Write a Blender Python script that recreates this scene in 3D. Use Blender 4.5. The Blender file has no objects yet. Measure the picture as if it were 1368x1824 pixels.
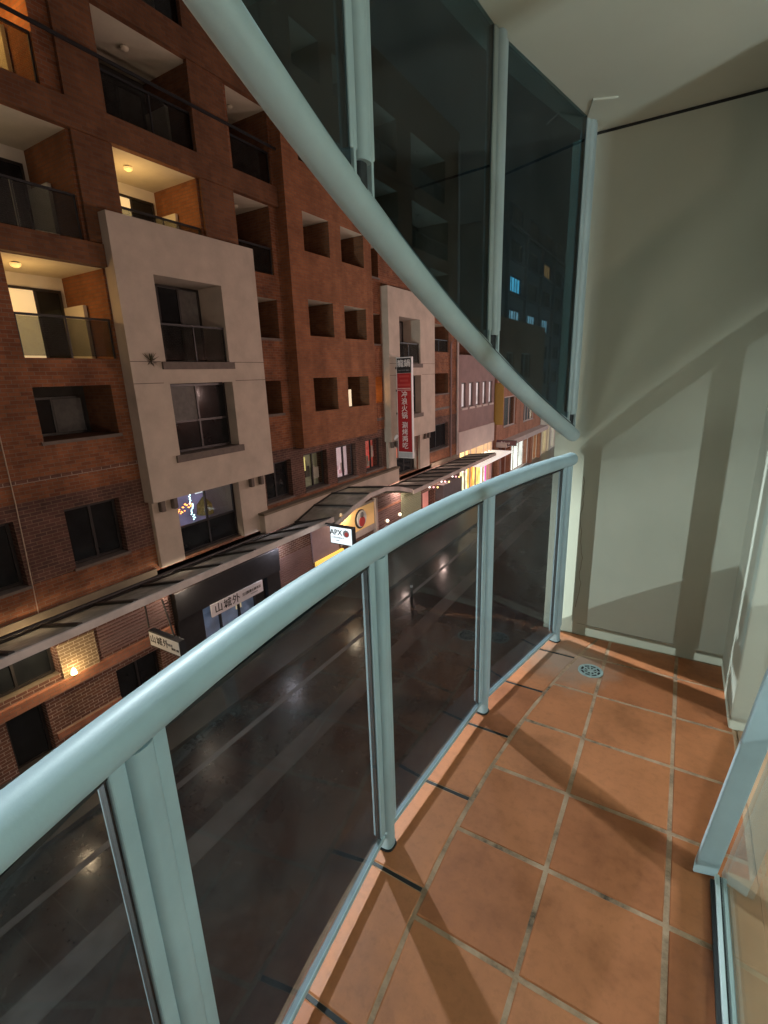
import bpy, bmesh, math, random
from mathutils import Vector, Matrix
random.seed(7)
S = bpy.context.scene
COL = S.collection

# ------------------------------------------------------------------ camera
F_PX, PITCH, YAW, ROLL, EYE = 864.9, 0.27271, 0.54953, 0.03439, 1.4496
cam_d = bpy.data.cameras.new('camera')
cam_d.sensor_fit = 'VERTICAL'
cam_d.sensor_height = 24.0
cam_d.lens = F_PX / 1824.0 * 24.0
cam_d.clip_start = 0.02
cam_d.clip_end = 900
cam = bpy.data.objects.new('camera', cam_d)
COL.objects.link(cam)
cy, sy, cp, sp, cr, sr = math.cos(YAW), math.sin(YAW), math.cos(PITCH), math.sin(PITCH), math.cos(ROLL), math.sin(ROLL)
fwd0 = Vector((-sy, cy, 0)); right0 = Vector((cy, sy, 0)); up0 = Vector((0, 0, 1))
fwd = fwd0 * cp - up0 * sp
down = -(up0 * cp + fwd0 * sp)
rgt = right0 * cr + down * sr
dwn = -right0 * sr + down * cr
m = Matrix((rgt, -dwn, -fwd)).transposed().to_4x4()
m.translation = (0, 0, EYE)
cam.matrix_world = m
S.camera = cam

# ------------------------------------------------------------------ world, sun, exposure
w = bpy.data.worlds.new('World'); S.world = w; w.use_nodes = True
nt = w.node_tree; nt.nodes.clear()
sky = nt.nodes.new('ShaderNodeTexSky'); sky.sky_type = 'NISHITA'; sky.sun_disc = False
sky.sun_elevation = math.radians(-6); sky.sun_rotation = math.radians(60)
bg = nt.nodes.new('ShaderNodeBackground'); bg.inputs['Strength'].default_value = 0.012
glow = nt.nodes.new('ShaderNodeBackground'); glow.inputs['Color'].default_value = (0.55, 0.50, 0.46, 1)
glow.inputs['Strength'].default_value = 0.09          # clouded night sky lit by the city
add = nt.nodes.new('ShaderNodeAddShader'); wo = nt.nodes.new('ShaderNodeOutputWorld')
nt.links.new(sky.outputs[0], bg.inputs['Color'])
nt.links.new(bg.outputs[0], add.inputs[0]); nt.links.new(glow.outputs[0], add.inputs[1])
nt.links.new(add.outputs[0], wo.inputs['Surface'])
S.view_settings.view_transform = 'Standard'; S.view_settings.look = 'None'
S.view_settings.exposure = 0.0; S.view_settings.gamma = 1.0
try: S.view_settings.use_curve_mapping = False
except Exception: pass
S.render.engine = 'CYCLES'
S.cycles.use_denoising = True
S.cycles.max_bounces = 8; S.cycles.diffuse_bounces = 4; S.cycles.glossy_bounces = 4
S.cycles.transparent_max_bounces = 24; S.cycles.transmission_bounces = 6
S.cycles.sample_clamp_indirect = 4.0
S.cycles.blur_glossy = 0.6
S.cycles.use_light_tree = True

P_LAMP_FLOOD = 2700.0  # street flood behind the camera: bars of light on the end wall
P_ROOM = 170.0      # lamp in the room behind the glass door, out of view
P_LAMP_SPAN = (2500.0, 700.0)   # lanterns hung over the lane
P_FACADE_FILL = 260.0  # hidden lamps added to light the facade opposite
P_LAMP_FILL = 230.0     # unseen fill lamps added over the lane
FLOOD = Vector((-5.8, -4.2, -2.5))

# ------------------------------------------------------------------ helpers
class MB:
    def __init__(s): s.v = []; s.f = []
    def quad(s, *p):
        n = len(s.v); s.v += [tuple(q) for q in p]; s.f.append(tuple(range(n, n + len(p)))); return s
    def box(s, x0, x1, y0, y1, z0, z1):
        if x0 > x1: x0, x1 = x1, x0
        if y0 > y1: y0, y1 = y1, y0
        if z0 > z1: z0, z1 = z1, z0
        n = len(s.v)
        s.v += [(x0,y0,z0),(x1,y0,z0),(x1,y1,z0),(x0,y1,z0),(x0,y0,z1),(x1,y0,z1),(x1,y1,z1),(x0,y1,z1)]
        s.f += [tuple(n + i for i in q) for q in ((0,3,2,1),(4,5,6,7),(0,1,5,4),(1,2,6,5),(2,3,7,6),(3,0,4,7))]
        return s
    def bar(s, a, b, wd, hg, up=(0,0,1)):
        a = Vector(a); b = Vector(b); d = (b - a).normalized(); u = Vector(up)
        sd = d.cross(u).normalized(); u = sd.cross(d).normalized()
        n = len(s.v)
        for p in (a, b):
            for i, j in ((-1,-1),(1,-1),(1,1),(-1,1)):
                s.v.append(tuple(p + sd * (i * wd / 2) + u * (j * hg / 2)))
        s.f += [tuple(n + i for i in q) for q in ((3,2,1,0),(4,5,6,7),(0,1,5,4),(1,2,6,5),(2,3,7,6),(3,0,4,7))]
        return s
    def tube(s, pts, r, seg=10, cap=True, rnd=False):
        pts = [Vector(p) for p in pts]; n0 = len(s.v); k = len(pts)
        ref = Vector((0,0,1))
        for i, p in enumerate(pts):
            d = (pts[min(i+1,k-1)] - pts[max(i-1,0)]).normalized()
            rf = ref if abs(d.z) < .95 else Vector((1,0,0))
            sd = d.cross(rf).normalized(); u = sd.cross(d).normalized()
            rr = r[i] if isinstance(r, (list, tuple)) else r
            for j in range(seg):
                a = 2 * math.pi * j / seg
                s.v.append(tuple(p + sd * (rr * math.cos(a)) + u * (rr * math.sin(a))))
        for i in range(k - 1):
            for j in range(seg):
                a = n0 + i * seg + j; b = n0 + i * seg + (j + 1) % seg
                s.f.append((a, b, b + seg, a + seg))
        if cap:
            s.f.append(tuple(n0 + j for j in range(seg))[::-1])
            s.f.append(tuple(n0 + (k - 1) * seg + j for j in range(seg)))
        return s
    def prism(s, prof, z0, z1, fr=None):
        # closed profile of (x, y) extruded in z; fr = (origin, xdir, ydir)
        n = len(s.v); k = len(prof)
        for z in (z0, z1):
            for (px, py) in prof:
                if fr:
                    o, xd, yd = fr; q = o + xd * px + yd * py; s.v.append((q.x, q.y, q.z + z))
                else: s.v.append((px, py, z))
        for j in range(k):
            a = n + j; b = n + (j + 1) % k
            s.f.append((a, b, b + k, a + k))
        s.f.append(tuple(n + j for j in range(k))[::-1]); s.f.append(tuple(n + k + j for j in range(k)))
        return s
    def ball(s, c, r, seg=8, rings=5):
        n = len(s.v); c = Vector(c)
        s.v.append(tuple(c + Vector((0,0,r))))
        for i in range(1, rings):
            t = math.pi * i / rings
            for j in range(seg):
                a = 2 * math.pi * j / seg
                s.v.append(tuple(c + Vector((r*math.sin(t)*math.cos(a), r*math.sin(t)*math.sin(a), r*math.cos(t)))))
        s.v.append(tuple(c - Vector((0,0,r)))); e = len(s.v) - 1
        for j in range(seg): s.f.append((n, n+1+j, n+1+(j+1)%seg))
        for i in range(rings - 2):
            for j in range(seg):
                a = n+1+i*seg+j; b = n+1+i*seg+(j+1)%seg; s.f.append((a, a+seg, b+seg, b))
        o = n+1+(rings-2)*seg
        for j in range(seg): s.f.append((o+j, e, o+(j+1)%seg))
        return s
    def mesh(s, name, mat, smooth=False):
        me = bpy.data.meshes.new(name); me.from_pydata(s.v, [], s.f)
        me.materials.append(mat)
        bm = bmesh.new(); bm.from_mesh(me); bmesh.ops.recalc_face_normals(bm, faces=bm.faces[:]); bm.to_mesh(me); bm.free()
        if smooth:
            me.shade_smooth()
            try: me.set_sharp_from_angle(angle=math.radians(38))
            except Exception: pass
        me.update(); return me
    def build(s, name, mat, parent=None, smooth=False, bevel=0):
        o = bpy.data.objects.new(name, s.mesh(name, mat, smooth)); COL.objects.link(o)
        if parent: o.parent = parent
        if bevel:
            b = o.modifiers.new('bevel', 'BEVEL'); b.width = bevel; b.segments = 2; b.limit_method = 'ANGLE'; b.angle_limit = math.radians(50)
        return o

def thing(name, label, cat, loc=(0,0,0), group=None):
    o = bpy.data.objects.new(name, None); COL.objects.link(o); o.location = loc
    o.empty_display_size = .1
    o['label'] = label; o['category'] = cat
    if group: o['group'] = group
    return o
def tag(o, label, cat, group=None):
    o['label'] = label; o['category'] = cat
    if group: o['group'] = group
    return o
def struct(o, kind='structure'):
    o['kind'] = kind; return o
def keep(o, parent):
    # parent to an empty that may stand away from the origin, world position kept
    o.parent = parent; o.matrix_parent_inverse = Matrix.Translation(parent.location).inverted(); return o

# ------------------------------------------------------------------ materials
def new_mat(name):
    mt = bpy.data.materials.new(name); mt.use_nodes = True
    t = mt.node_tree; return mt, t, t.nodes['Principled BSDF']
def N(t, typ, **kw):
    n = t.nodes.new(typ)
    for k, v in kw.items(): setattr(n, k, v)
    return n
def noise(t, scale, detail=4, rough=.55, coord='Object', dist=0):
    tc = N(t, 'ShaderNodeTexCoord'); n = N(t, 'ShaderNodeTexNoise')
    n.inputs['Scale'].default_value = scale; n.inputs['Detail'].default_value = detail; n.inputs['Roughness'].default_value = rough
    n.inputs['Distortion'].default_value = dist
    t.links.new(tc.outputs[coord], n.inputs['Vector']); return n
def ramp(t, fac, stops):
    r = N(t, 'ShaderNodeValToRGB'); e = r.color_ramp.elements
    while len(e) < len(stops): e.new(.5)
    for i, (p, c) in enumerate(stops): e[i].position = p; e[i].color = (*c, 1) if len(c) == 3 else c
    t.links.new(fac, r.inputs['Fac']); return r
def paint(name, col, rough=.5, vary=.12, scale=6, bump=.0, bscale=60, metal=0, spec=.5, coord='Object'):
    mt, t, b = new_mat(name)
    n = noise(t, scale, 5, .6, coord)
    c0 = tuple(x * (1 - vary) for x in col); c1 = tuple(min(1, x * (1 + vary)) for x in col)
    r = ramp(t, n.outputs['Fac'], [(.3, c0), (.7, c1)])
    t.links.new(r.outputs['Color'], b.inputs['Base Color'])
    b.inputs['Roughness'].default_value = rough; b.inputs['Metallic'].default_value = metal
    b.inputs['Specular IOR Level'].default_value = spec
    if bump:
        n2 = noise(t, bscale, 4, .6, coord); bp = N(t, 'ShaderNodeBump'); bp.inputs['Strength'].default_value = bump; bp.inputs['Distance'].default_value = .01
        t.links.new(n2.outputs['Fac'], bp.inputs['Height']); t.links.new(bp.outputs['Normal'], b.inputs['Normal'])
    return mt
def emit(name, col, st, vary=0, scale=3):
    mt, t, b = new_mat(name)
    b.inputs['Base Color'].default_value = (*[min(.8, x) for x in col], 1)
    b.inputs['Emission Color'].default_value = (*col, 1); b.inputs['Emission Strength'].default_value = st
    b.inputs['Roughness'].default_value = .4
    if vary:
        n = noise(t, scale, 3, .6)
        r = ramp(t, n.outputs['Fac'], [(.35, tuple(c * (1 - vary) for c in col)), (.65, col)])
        t.links.new(r.outputs['Color'], b.inputs['Emission Color'])
    return mt
def tinted_glass(name, tint, ior=1.45, rough=0.0, dirt=.0, gloss=1.0):
    mt, t, b = new_mat(name); t.nodes.remove(b)
    out = t.nodes['Material Output']
    tr = N(t, 'ShaderNodeBsdfTransparent'); tr.inputs['Color'].default_value = (*tint, 1)
    gl = N(t, 'ShaderNodeBsdfGlossy'); gl.inputs['Roughness'].default_value = rough; gl.inputs['Color'].default_value = (gloss, gloss, gloss, 1)
    fr = N(t, 'ShaderNodeFresnel'); gm = N(t, 'ShaderNodeNewGeometry')
    mi = N(t, 'ShaderNodeMix', data_type='FLOAT'); mi.inputs['A'].default_value = ior; mi.inputs['B'].default_value = 1 / ior
    t.links.new(gm.outputs['Backfacing'], mi.inputs['Factor']); t.links.new(mi.outputs['Result'], fr.inputs['IOR'])   # straight-through pane: both faces reflect like the outer one
    mx = N(t, 'ShaderNodeMixShader')
    t.links.new(fr.outputs[0], mx.inputs[0]); t.links.new(tr.outputs[0], mx.inputs[1]); t.links.new(gl.outputs[0], mx.inputs[2])
    last = mx
    if dirt:
        df = N(t, 'ShaderNodeBsdfDiffuse'); df.inputs['Color'].default_value = (.4, .42, .42, 1)
        n = noise(t, 5, 8, .7, dist=1.0)
        r = ramp(t, n.outputs['Fac'], [(.42, (0,0,0)), (.8, (dirt,)*3)])
        m2 = N(t, 'ShaderNodeMixShader'); t.links.new(r.outputs['Color'], m2.inputs[0])
        t.links.new(mx.outputs[0], m2.inputs[1]); t.links.new(df.outputs[0], m2.inputs[2]); last = m2
    t.links.new(last.outputs[0], out.inputs['Surface']); return mt
def frosted():
    mt, t, b = new_mat('frosted_canopy_glass'); t.nodes.remove(b); out = t.nodes['Material Output']
    tr = N(t, 'ShaderNodeBsdfTransparent'); tr.inputs['Color'].default_value = (.55, .55, .53, 1)
    df = N(t, 'ShaderNodeBsdfDiffuse'); tl = N(t, 'ShaderNodeBsdfTranslucent'); gl = N(t, 'ShaderNodeBsdfGlossy'); gl.inputs['Roughness'].default_value = .12
    n = noise(t, 2.2, 7, .65); r = ramp(t, n.outputs['Fac'], [(.3, (.36, .34, .32)), (.7, (.62, .60, .57))])
    t.links.new(r.outputs['Color'], df.inputs['Color']); t.links.new(r.outputs['Color'], tl.inputs['Color'])
    a = N(t, 'ShaderNodeMixShader'); a.inputs[0].default_value = .6; t.links.new(df.outputs[0], a.inputs[1]); t.links.new(tl.outputs[0], a.inputs[2])
    c = N(t, 'ShaderNodeMixShader'); c.inputs[0].default_value = .35; t.links.new(a.outputs[0], c.inputs[1]); t.links.new(tr.outputs[0], c.inputs[2])
    d = N(t, 'ShaderNodeMixShader'); d.inputs[0].default_value = .06; t.links.new(c.outputs[0], d.inputs[1]); t.links.new(gl.outputs[0], d.inputs[2])
    t.links.new(d.outputs[0], out.inputs['Surface']); return mt
def brick(name, cols, mortar=(.16,.13,.11), band=None, scale=1.0, bw=.24, bh=.086, dirt=.5):
    # cols: three brick colours. band: (z0, z1, colours) where another brick was laid
    mt, t, b = new_mat(name)
    g = N(t, 'ShaderNodeNewGeometry'); sx = N(t, 'ShaderNodeSeparateXYZ'); t.links.new(g.outputs['Position'], sx.inputs[0])
    ad = N(t, 'ShaderNodeMath', operation='ADD'); t.links.new(sx.outputs['X'], ad.inputs[0]); t.links.new(sx.outputs['Y'], ad.inputs[1])
    cb = N(t, 'ShaderNodeCombineXYZ'); t.links.new(ad.outputs[0], cb.inputs['X']); t.links.new(sx.outputs['Z'], cb.inputs['Y'])
    def br(c1, c2):
        k = N(t, 'ShaderNodeTexBrick'); k.inputs['Scale'].default_value = 1 / scale
        k.inputs['Brick Width'].default_value = bw; k.inputs['Row Height'].default_value = bh; k.inputs['Mortar Size'].default_value = .009
        k.inputs['Mortar Smooth'].default_value = .3; k.inputs['Bias'].default_value = 0
        k.inputs['Color1'].default_value = (*c1, 1); k.inputs['Color2'].default_value = (*c2, 1); k.inputs['Mortar'].default_value = (*mortar, 1)
        t.links.new(cb.outputs[0], k.inputs['Vector']); return k
    k = br(cols[0], cols[1]); colout = k.outputs['Color']
    if band:
        k2 = br(band[2], band[3])
        a = N(t, 'ShaderNodeMath', operation='GREATER_THAN'); a.inputs[1].default_value = band[0]; t.links.new(sx.outputs['Z'], a.inputs[0])
        c = N(t, 'ShaderNodeMath', operation='LESS_THAN'); c.inputs[1].default_value = band[1]; t.links.new(sx.outputs['Z'], c.inputs[0])
        mu = N(t, 'ShaderNodeMath', operation='MULTIPLY'); t.links.new(a.outputs[0], mu.inputs[0]); t.links.new(c.outputs[0], mu.inputs[1])
        mx = N(t, 'ShaderNodeMix', data_type='RGBA'); t.links.new(mu.outputs[0], mx.inputs['Factor'])
        t.links.new(colout, mx.inputs['A']); t.links.new(k2.outputs['Color'], mx.inputs['B']); colout = mx.outputs['Result']
    n = N(t, 'ShaderNodeTexNoise'); n.inputs['Scale'].default_value = 1.3; n.inputs['Detail'].default_value = 8; n.inputs['Roughness'].default_value = .65
    t.links.new(g.outputs['Position'], n.inputs['Vector'])
    r = ramp(t, n.outputs['Fac'], [(.3, (1 - dirt,)*3), (.65, (1.0,)*3)])
    # rain streaks: noise stretched down the wall
    mp = N(t, 'ShaderNodeMapping'); mp.inputs['Scale'].default_value = (2.2, 2.2, .16); t.links.new(g.outputs['Position'], mp.inputs['Vector'])
    ns = N(t, 'ShaderNodeTexNoise'); ns.inputs['Scale'].default_value = 1.0; ns.inputs['Detail'].default_value = 6; t.links.new(mp.outputs[0], ns.inputs['Vector'])
    rs = ramp(t, ns.outputs['Fac'], [(.38, (.62,)*3), (.55, (1,)*3)])
    mq = N(t, 'ShaderNodeMix', data_type='RGBA', blend_type='MULTIPLY'); mq.inputs['Factor'].default_value = .45
    t.links.new(r.outputs['Color'], mq.inputs['A']); t.links.new(rs.outputs['Color'], mq.inputs['B'])
    mm = N(t, 'ShaderNodeMix', data_type='RGBA', blend_type='MULTIPLY'); mm.inputs['Factor'].default_value = 1
    t.links.new(colout, mm.inputs['A']); t.links.new(mq.outputs['Result'], mm.inputs['B'])
    t.links.new(mm.outputs['Result'], b.inputs['Base Color'])
    b.inputs['Roughness'].default_value = .85; b.inputs['Specular IOR Level'].default_value = .25
    bp = N(t, 'ShaderNodeBump'); bp.inputs['Strength'].default_value = .6; bp.inputs['Distance'].default_value = .02; bp.invert = True
    t.links.new(k.outputs['Fac'], bp.inputs['Height']); t.links.new(bp.outputs['Normal'], b.inputs['Normal'])
    return mt

M = {}
M['alu'] = paint('pale_blue_green_paint', (.37, .475, .51), .46, .10, 5, .04, 220)
M['alu_upper'] = paint('grey_green_paint', (.37, .43, .425), .45, .10, 5, .04, 220)
M['rubber'] = paint('black_rubber', (.012, .012, .013), .6)
M['glass_low'] = tinted_glass('grey_tinted_glass', (.60, .61, .625), 1.33, .004, .10, .62)
M['glass_up'] = tinted_glass('green_tinted_glass', (.25, .37, .41), 1.42, .004, .04, .75)
M['glass_clear'] = tinted_glass('clear_glass', (.93, .95, .94), 1.5, 0, .0)
M['glass_door'] = tinted_glass('door_glass', (.86, .9, .88), 1.52, .002, .02)
M['glass_rail'] = tinted_glass('railing_glass', (.55, .57, .55), 1.5, .01, .06)
M['slat_glass'] = frosted()
M['black_metal'] = paint('black_metal', (.018, .018, .02), .45, .2)
M['dark_frame'] = paint('dark_bronze_frame', (.022, .02, .02), .4, .2)
M['dark_pane'] = paint('dark_window_glass', (.012, .014, .016), .06, .3, 2, spec=.35)
M['render_cream'] = paint('cream_render', (.47, .405, .335), .85, .12, 1.6, .15, 40)
M['render_sill'] = paint('brown_sill', (.13, .105, .09), .8, .15)
M['soffit'] = paint('soffit_paint', (.60, .54, .42), .8, .06, 2)
M['white_wall'] = paint('white_wall_paint', (.66, .62, .54), .8, .06, 2)
M['concrete'] = paint('stained_concrete', (.15, .12, .085), .9, .25, 1.2, .3, 30)
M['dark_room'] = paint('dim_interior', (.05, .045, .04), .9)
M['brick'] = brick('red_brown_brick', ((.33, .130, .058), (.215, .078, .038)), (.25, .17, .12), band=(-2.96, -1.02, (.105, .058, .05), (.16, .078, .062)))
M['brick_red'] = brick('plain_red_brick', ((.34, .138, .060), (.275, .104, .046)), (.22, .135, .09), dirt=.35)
M['brick_brown_and_shade'] = brick('brown_brick_and_shade', ((.22, .098, .045), (.16, .068, .033)), (.16, .10, .07), dirt=.35)  # also lines the recesses, where its darker tone stands in for shade
M['brick_dark'] = brick('dark_shop_brick', ((.14, .07, .055), (.20, .095, .065)), (.42, .34, .28), dirt=.4)
M['brick_pale'] = brick('pale_painted_brick', ((.30, .22, .13), (.25, .18, .11)), (.62, .52, .38), dirt=.2)
M['brick_orange'] = brick('orange_brick', ((.46, .20, .12), (.38, .16, .10)), (.30, .2, .15), dirt=.3)
M['grey_clad'] = paint('purple_grey_cladding', (.21, .13, .12), .8, .15, 1.2)
M['pale_render'] = paint('pink_grey_render', (.45, .36, .33), .8, .1, 1)
M['pale_stone'] = paint('pale_stone_front', (.50, .44, .36), .8, .15, .8)
M['tower'] = paint('blue_grey_tower_wall', (.15, .17, .19), .8, .12, .3)
M['steel'] = paint('weathered_steel_channel', (.52, .45, .41), .4, .25, 1.4, metal=.2)
M['rafter'] = paint('dark_steel_rafter', (.022, .02, .019), .5, .2)
M['white_plastic'] = paint('white_plastic', (.72, .72, .72), .5, .04)
M['black_ink'] = paint('black_ink', (.012, .012, .013), .6)
M['white_ink'] = paint('white_ink', (.75, .72, .72), .6)
M['grey_ink'] = paint('grey_ink', (.25, .25, .27), .6)
M['red_vinyl'] = paint('deep_red_vinyl', (.36, .012, .016), .5, .08)
M['red_light_vinyl'] = paint('faded_red_vinyl', (.45, .05, .05), .5, .05)

# terracotta tiles: each tile gets its own shade
def tile_mat():
    mt, t, b = new_mat('terracotta_tile')
    oi = N(t, 'ShaderNodeObjectInfo')
    ge = N(t, 'ShaderNodeNewGeometry')
    def wn(sc, de, ro):
        n = N(t, 'ShaderNodeTexNoise'); n.inputs['Scale'].default_value = sc; n.inputs['Detail'].default_value = de; n.inputs['Roughness'].default_value = ro
        t.links.new(ge.outputs['Position'], n.inputs['Vector']); return n
    n1 = wn(4.2, 7, .62); n2 = wn(38, 5, .65)
    base = ramp(t, oi.outputs['Random'], [(0, (.40, .13, .050)), (.5, (.49, .172, .068)), (1, (.57, .215, .092))])
    r1 = ramp(t, n1.outputs['Fac'], [(.28, (.70, .67, .64)), (.45, (.93, .91, .89)), (.68, (1.10, 1.08, 1.06))])
    mm = N(t, 'ShaderNodeMix', data_type='RGBA', blend_type='MULTIPLY'); mm.inputs['Factor'].default_value = 1
    t.links.new(base.outputs['Color'], mm.inputs['A']); t.links.new(r1.outputs['Color'], mm.inputs['B'])
    r2 = ramp(t, n2.outputs['Fac'], [(.28, (.72, .72, .72)), (.5, (1, 1, 1))])
    m3 = N(t, 'ShaderNodeMix', data_type='RGBA', blend_type='MULTIPLY'); m3.inputs['Factor'].default_value = .55
    t.links.new(mm.outputs['Result'], m3.inputs['A']); t.links.new(r2.outputs['Color'], m3.inputs['B'])
    # cement dust left round the drain, and grime trodden along the rail
    def spot(c, r0, r1, src):
        vd = N(t, 'ShaderNodeVectorMath', operation='DISTANCE'); vd.inputs[1].default_value = c; t.links.new(ge.outputs['Position'], vd.inputs[0])
        nn = wn(9, 6, .7); ad_ = N(t, 'ShaderNodeMath', operation='MULTIPLY_ADD'); ad_.inputs[1].default_value = .28; t.links.new(nn.outputs['Fac'], ad_.inputs[0]); t.links.new(vd.outputs['Value'], ad_.inputs[2])
        return ramp(t, ad_.outputs[0], [(r0, (.72,)*3), (r1, (0, 0, 0))])
    d1 = spot((-.36, 2.36, 0), .22, .42, None)
    m4 = N(t, 'ShaderNodeMix', data_type='RGBA'); t.links.new(d1.outputs['Color'], m4.inputs['Factor'])
    t.links.new(m3.outputs['Result'], m4.inputs['A']); m4.inputs['B'].default_value = (.30, .235, .185, 1)
    n5 = wn(2.1, 8, .72); g5 = ramp(t, n5.outputs['Fac'], [(.33, (.50, .48, .47)), (.52, (1, 1, 1))])
    m5 = N(t, 'ShaderNodeMix', data_type='RGBA', blend_type='MULTIPLY'); m5.inputs['Factor'].default_value = .22
    t.links.new(m4.outputs['Result'], m5.inputs['A']); t.links.new(g5.outputs['Color'], m5.inputs['B'])
    t.links.new(m5.outputs['Result'], b.inputs['Base Color'])
    rr = ramp(t, n1.outputs['Fac'], [(.3, (.42,)*3), (.7, (.62,)*3)]); t.links.new(rr.outputs['Color'], b.inputs['Roughness'])
    bp = N(t, 'ShaderNodeBump'); bp.inputs['Strength'].default_value = .12; bp.inputs['Distance'].default_value = .004
    t.links.new(n2.outputs['Fac'], bp.inputs['Height']); t.links.new(bp.outputs['Normal'], b.inputs['Normal'])
    b.inputs['Specular IOR Level'].default_value = .35
    return mt
M['tile'] = tile_mat()
def grout_mat():
    mt, t, b = new_mat('sandy_grout')
    n1 = noise(t, 7, 6, .7); n2 = noise(t, 120, 4, .7)
    r = ramp(t, n1.outputs['Fac'], [(.30, (.05, .035, .025)), (.40, (.27, .17, .105)), (.52, (.44, .275, .17)), (.7, (.56, .38, .26))])
    t.links.new(r.outputs['Color'], b.inputs['Base Color']); b.inputs['Roughness'].default_value = .95
    bp = N(t, 'ShaderNodeBump'); bp.inputs['Strength'].default_value = .7; bp.inputs['Distance'].default_value = .004
    t.links.new(n2.outputs['Fac'], bp.inputs['Height']); t.links.new(bp.outputs['Normal'], b.inputs['Normal'])
    return mt
M['grout'] = grout_mat()
def wallpaint():
    mt, t, b = new_mat('grey_green_wall_paint')
    n1 = noise(t, 1.6, 6, .6); n2 = noise(t, 160, 3, .6)
    r = ramp(t, n1.outputs['Fac'], [(.3, (.47, .475, .39)), (.7, (.535, .535, .445))])
    t.links.new(r.outputs['Color'], b.inputs['Base Color']); b.inputs['Roughness'].default_value = .75; b.inputs['Specular IOR Level'].default_value = .3
    bp = N(t, 'ShaderNodeBump'); bp.inputs['Strength'].default_value = .08; bp.inputs['Distance'].default_value = .003
    t.links.new(n2.outputs['Fac'], bp.inputs['Height']); t.links.new(bp.outputs['Normal'], b.inputs['Normal'])
    return mt
M['wallpaint'] = wallpaint()
M['ceiling'] = paint('ceiling_paint', (.60, .58, .48), .85, .04, 2, .05, 150)
def road_mat():
    mt, t, b = new_mat('wet_dark_paving')
    n1 = noise(t, .35, 6, .65); n2 = noise(t, 9, 5, .7)
    r = ramp(t, n2.outputs['Fac'], [(.3, (.014, .014, .016)), (.7, (.034, .033, .033))])
    t.links.new(r.outputs['Color'], b.inputs['Base Color'])
    rr = ramp(t, n1.outputs['Fac'], [(.42, (.16,)*3), (.66, (.40,)*3)]); t.links.new(rr.outputs['Color'], b.inputs['Roughness'])
    n3 = noise(t, 3.0, 3, .5)
    bp = N(t, 'ShaderNodeBump'); bp.inputs['Strength'].default_value = .12; bp.inputs['Distance'].default_value = .02
    t.links.new(n3.outputs['Fac'], bp.inputs['Height']); t.links.new(bp.outputs['Normal'], b.inputs['Normal'])
    return mt
M['road'] = road_mat()
M['kerb'] = paint('granite_kerb', (.06, .057, .055), .35, .3, 3)
M['drain_strip'] = paint('pale_drain_strip', (.13, .125, .12), .4, .3, 3)
M['floor_in'] = paint('tan_timber_floor', (.42, .25, .15), .35, .18, 3)
M['room'] = paint('room_wall', (.45, .42, .36), .8, .05, 2)

E_ = {}
def em(name, col, st, vary=0, scale=3):
    if name not in E_: E_[name] = emit(name, col, st, vary, scale)
    return E_[name]

# ------------------------------------------------------------------ street
GZ = -7.4
s = MB().quad((-400,-300,GZ),(400,-300,GZ),(400,600,GZ),(-400,600,GZ)); struct(s.build('street', M['road']))
def strip(name, x0, x1, mat, h):
    return struct(MB().box(x0, x1, -30, 120, GZ - .02, GZ + h).build(name, mat))
strip('drain_channel', -8.98, -8.82, M['drain_strip'], .004)
strip('paving_band', -7.55, -7.0, M['kerb'], .004)
strip('drain_channel', -3.0, -2.84, M['drain_strip'], .004)
strip('pavement', -12.6, -9.9, M['kerb'], .12)
# paving joints across the lane near the balcony
j = MB()
for k in range(60):
    y = -6 + k * .6
    j.box(-8.8, -7.57, y, y + .012, GZ, GZ + .003)
struct(j.build('paving_joints', M['rubber']), 'stuff')

# ------------------------------------------------------------------ balcony
def bx(y):
    return -.662 + (y - 1.08) ** 2 / (2 * (5.5 if y > 1.08 else 4.2))
def tang(y):
    d = Vector((bx(y + .01) - bx(y - .01), .02, 0)).normalized(); return d
YEND = 2.67; CEIL = 2.46; YBACK = -1.15
POSTS = [2.54, 1.784, 1.026, .285, -.455]
def edge(y): return bx(y) - .036
def upz(y): return 1.128 + .462 * (2.6 - y) - .018 * (2.6 - y) ** 2

def ys(a, b, n): return [a + (b - a) * i / n for i in range(n + 1)]
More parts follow.
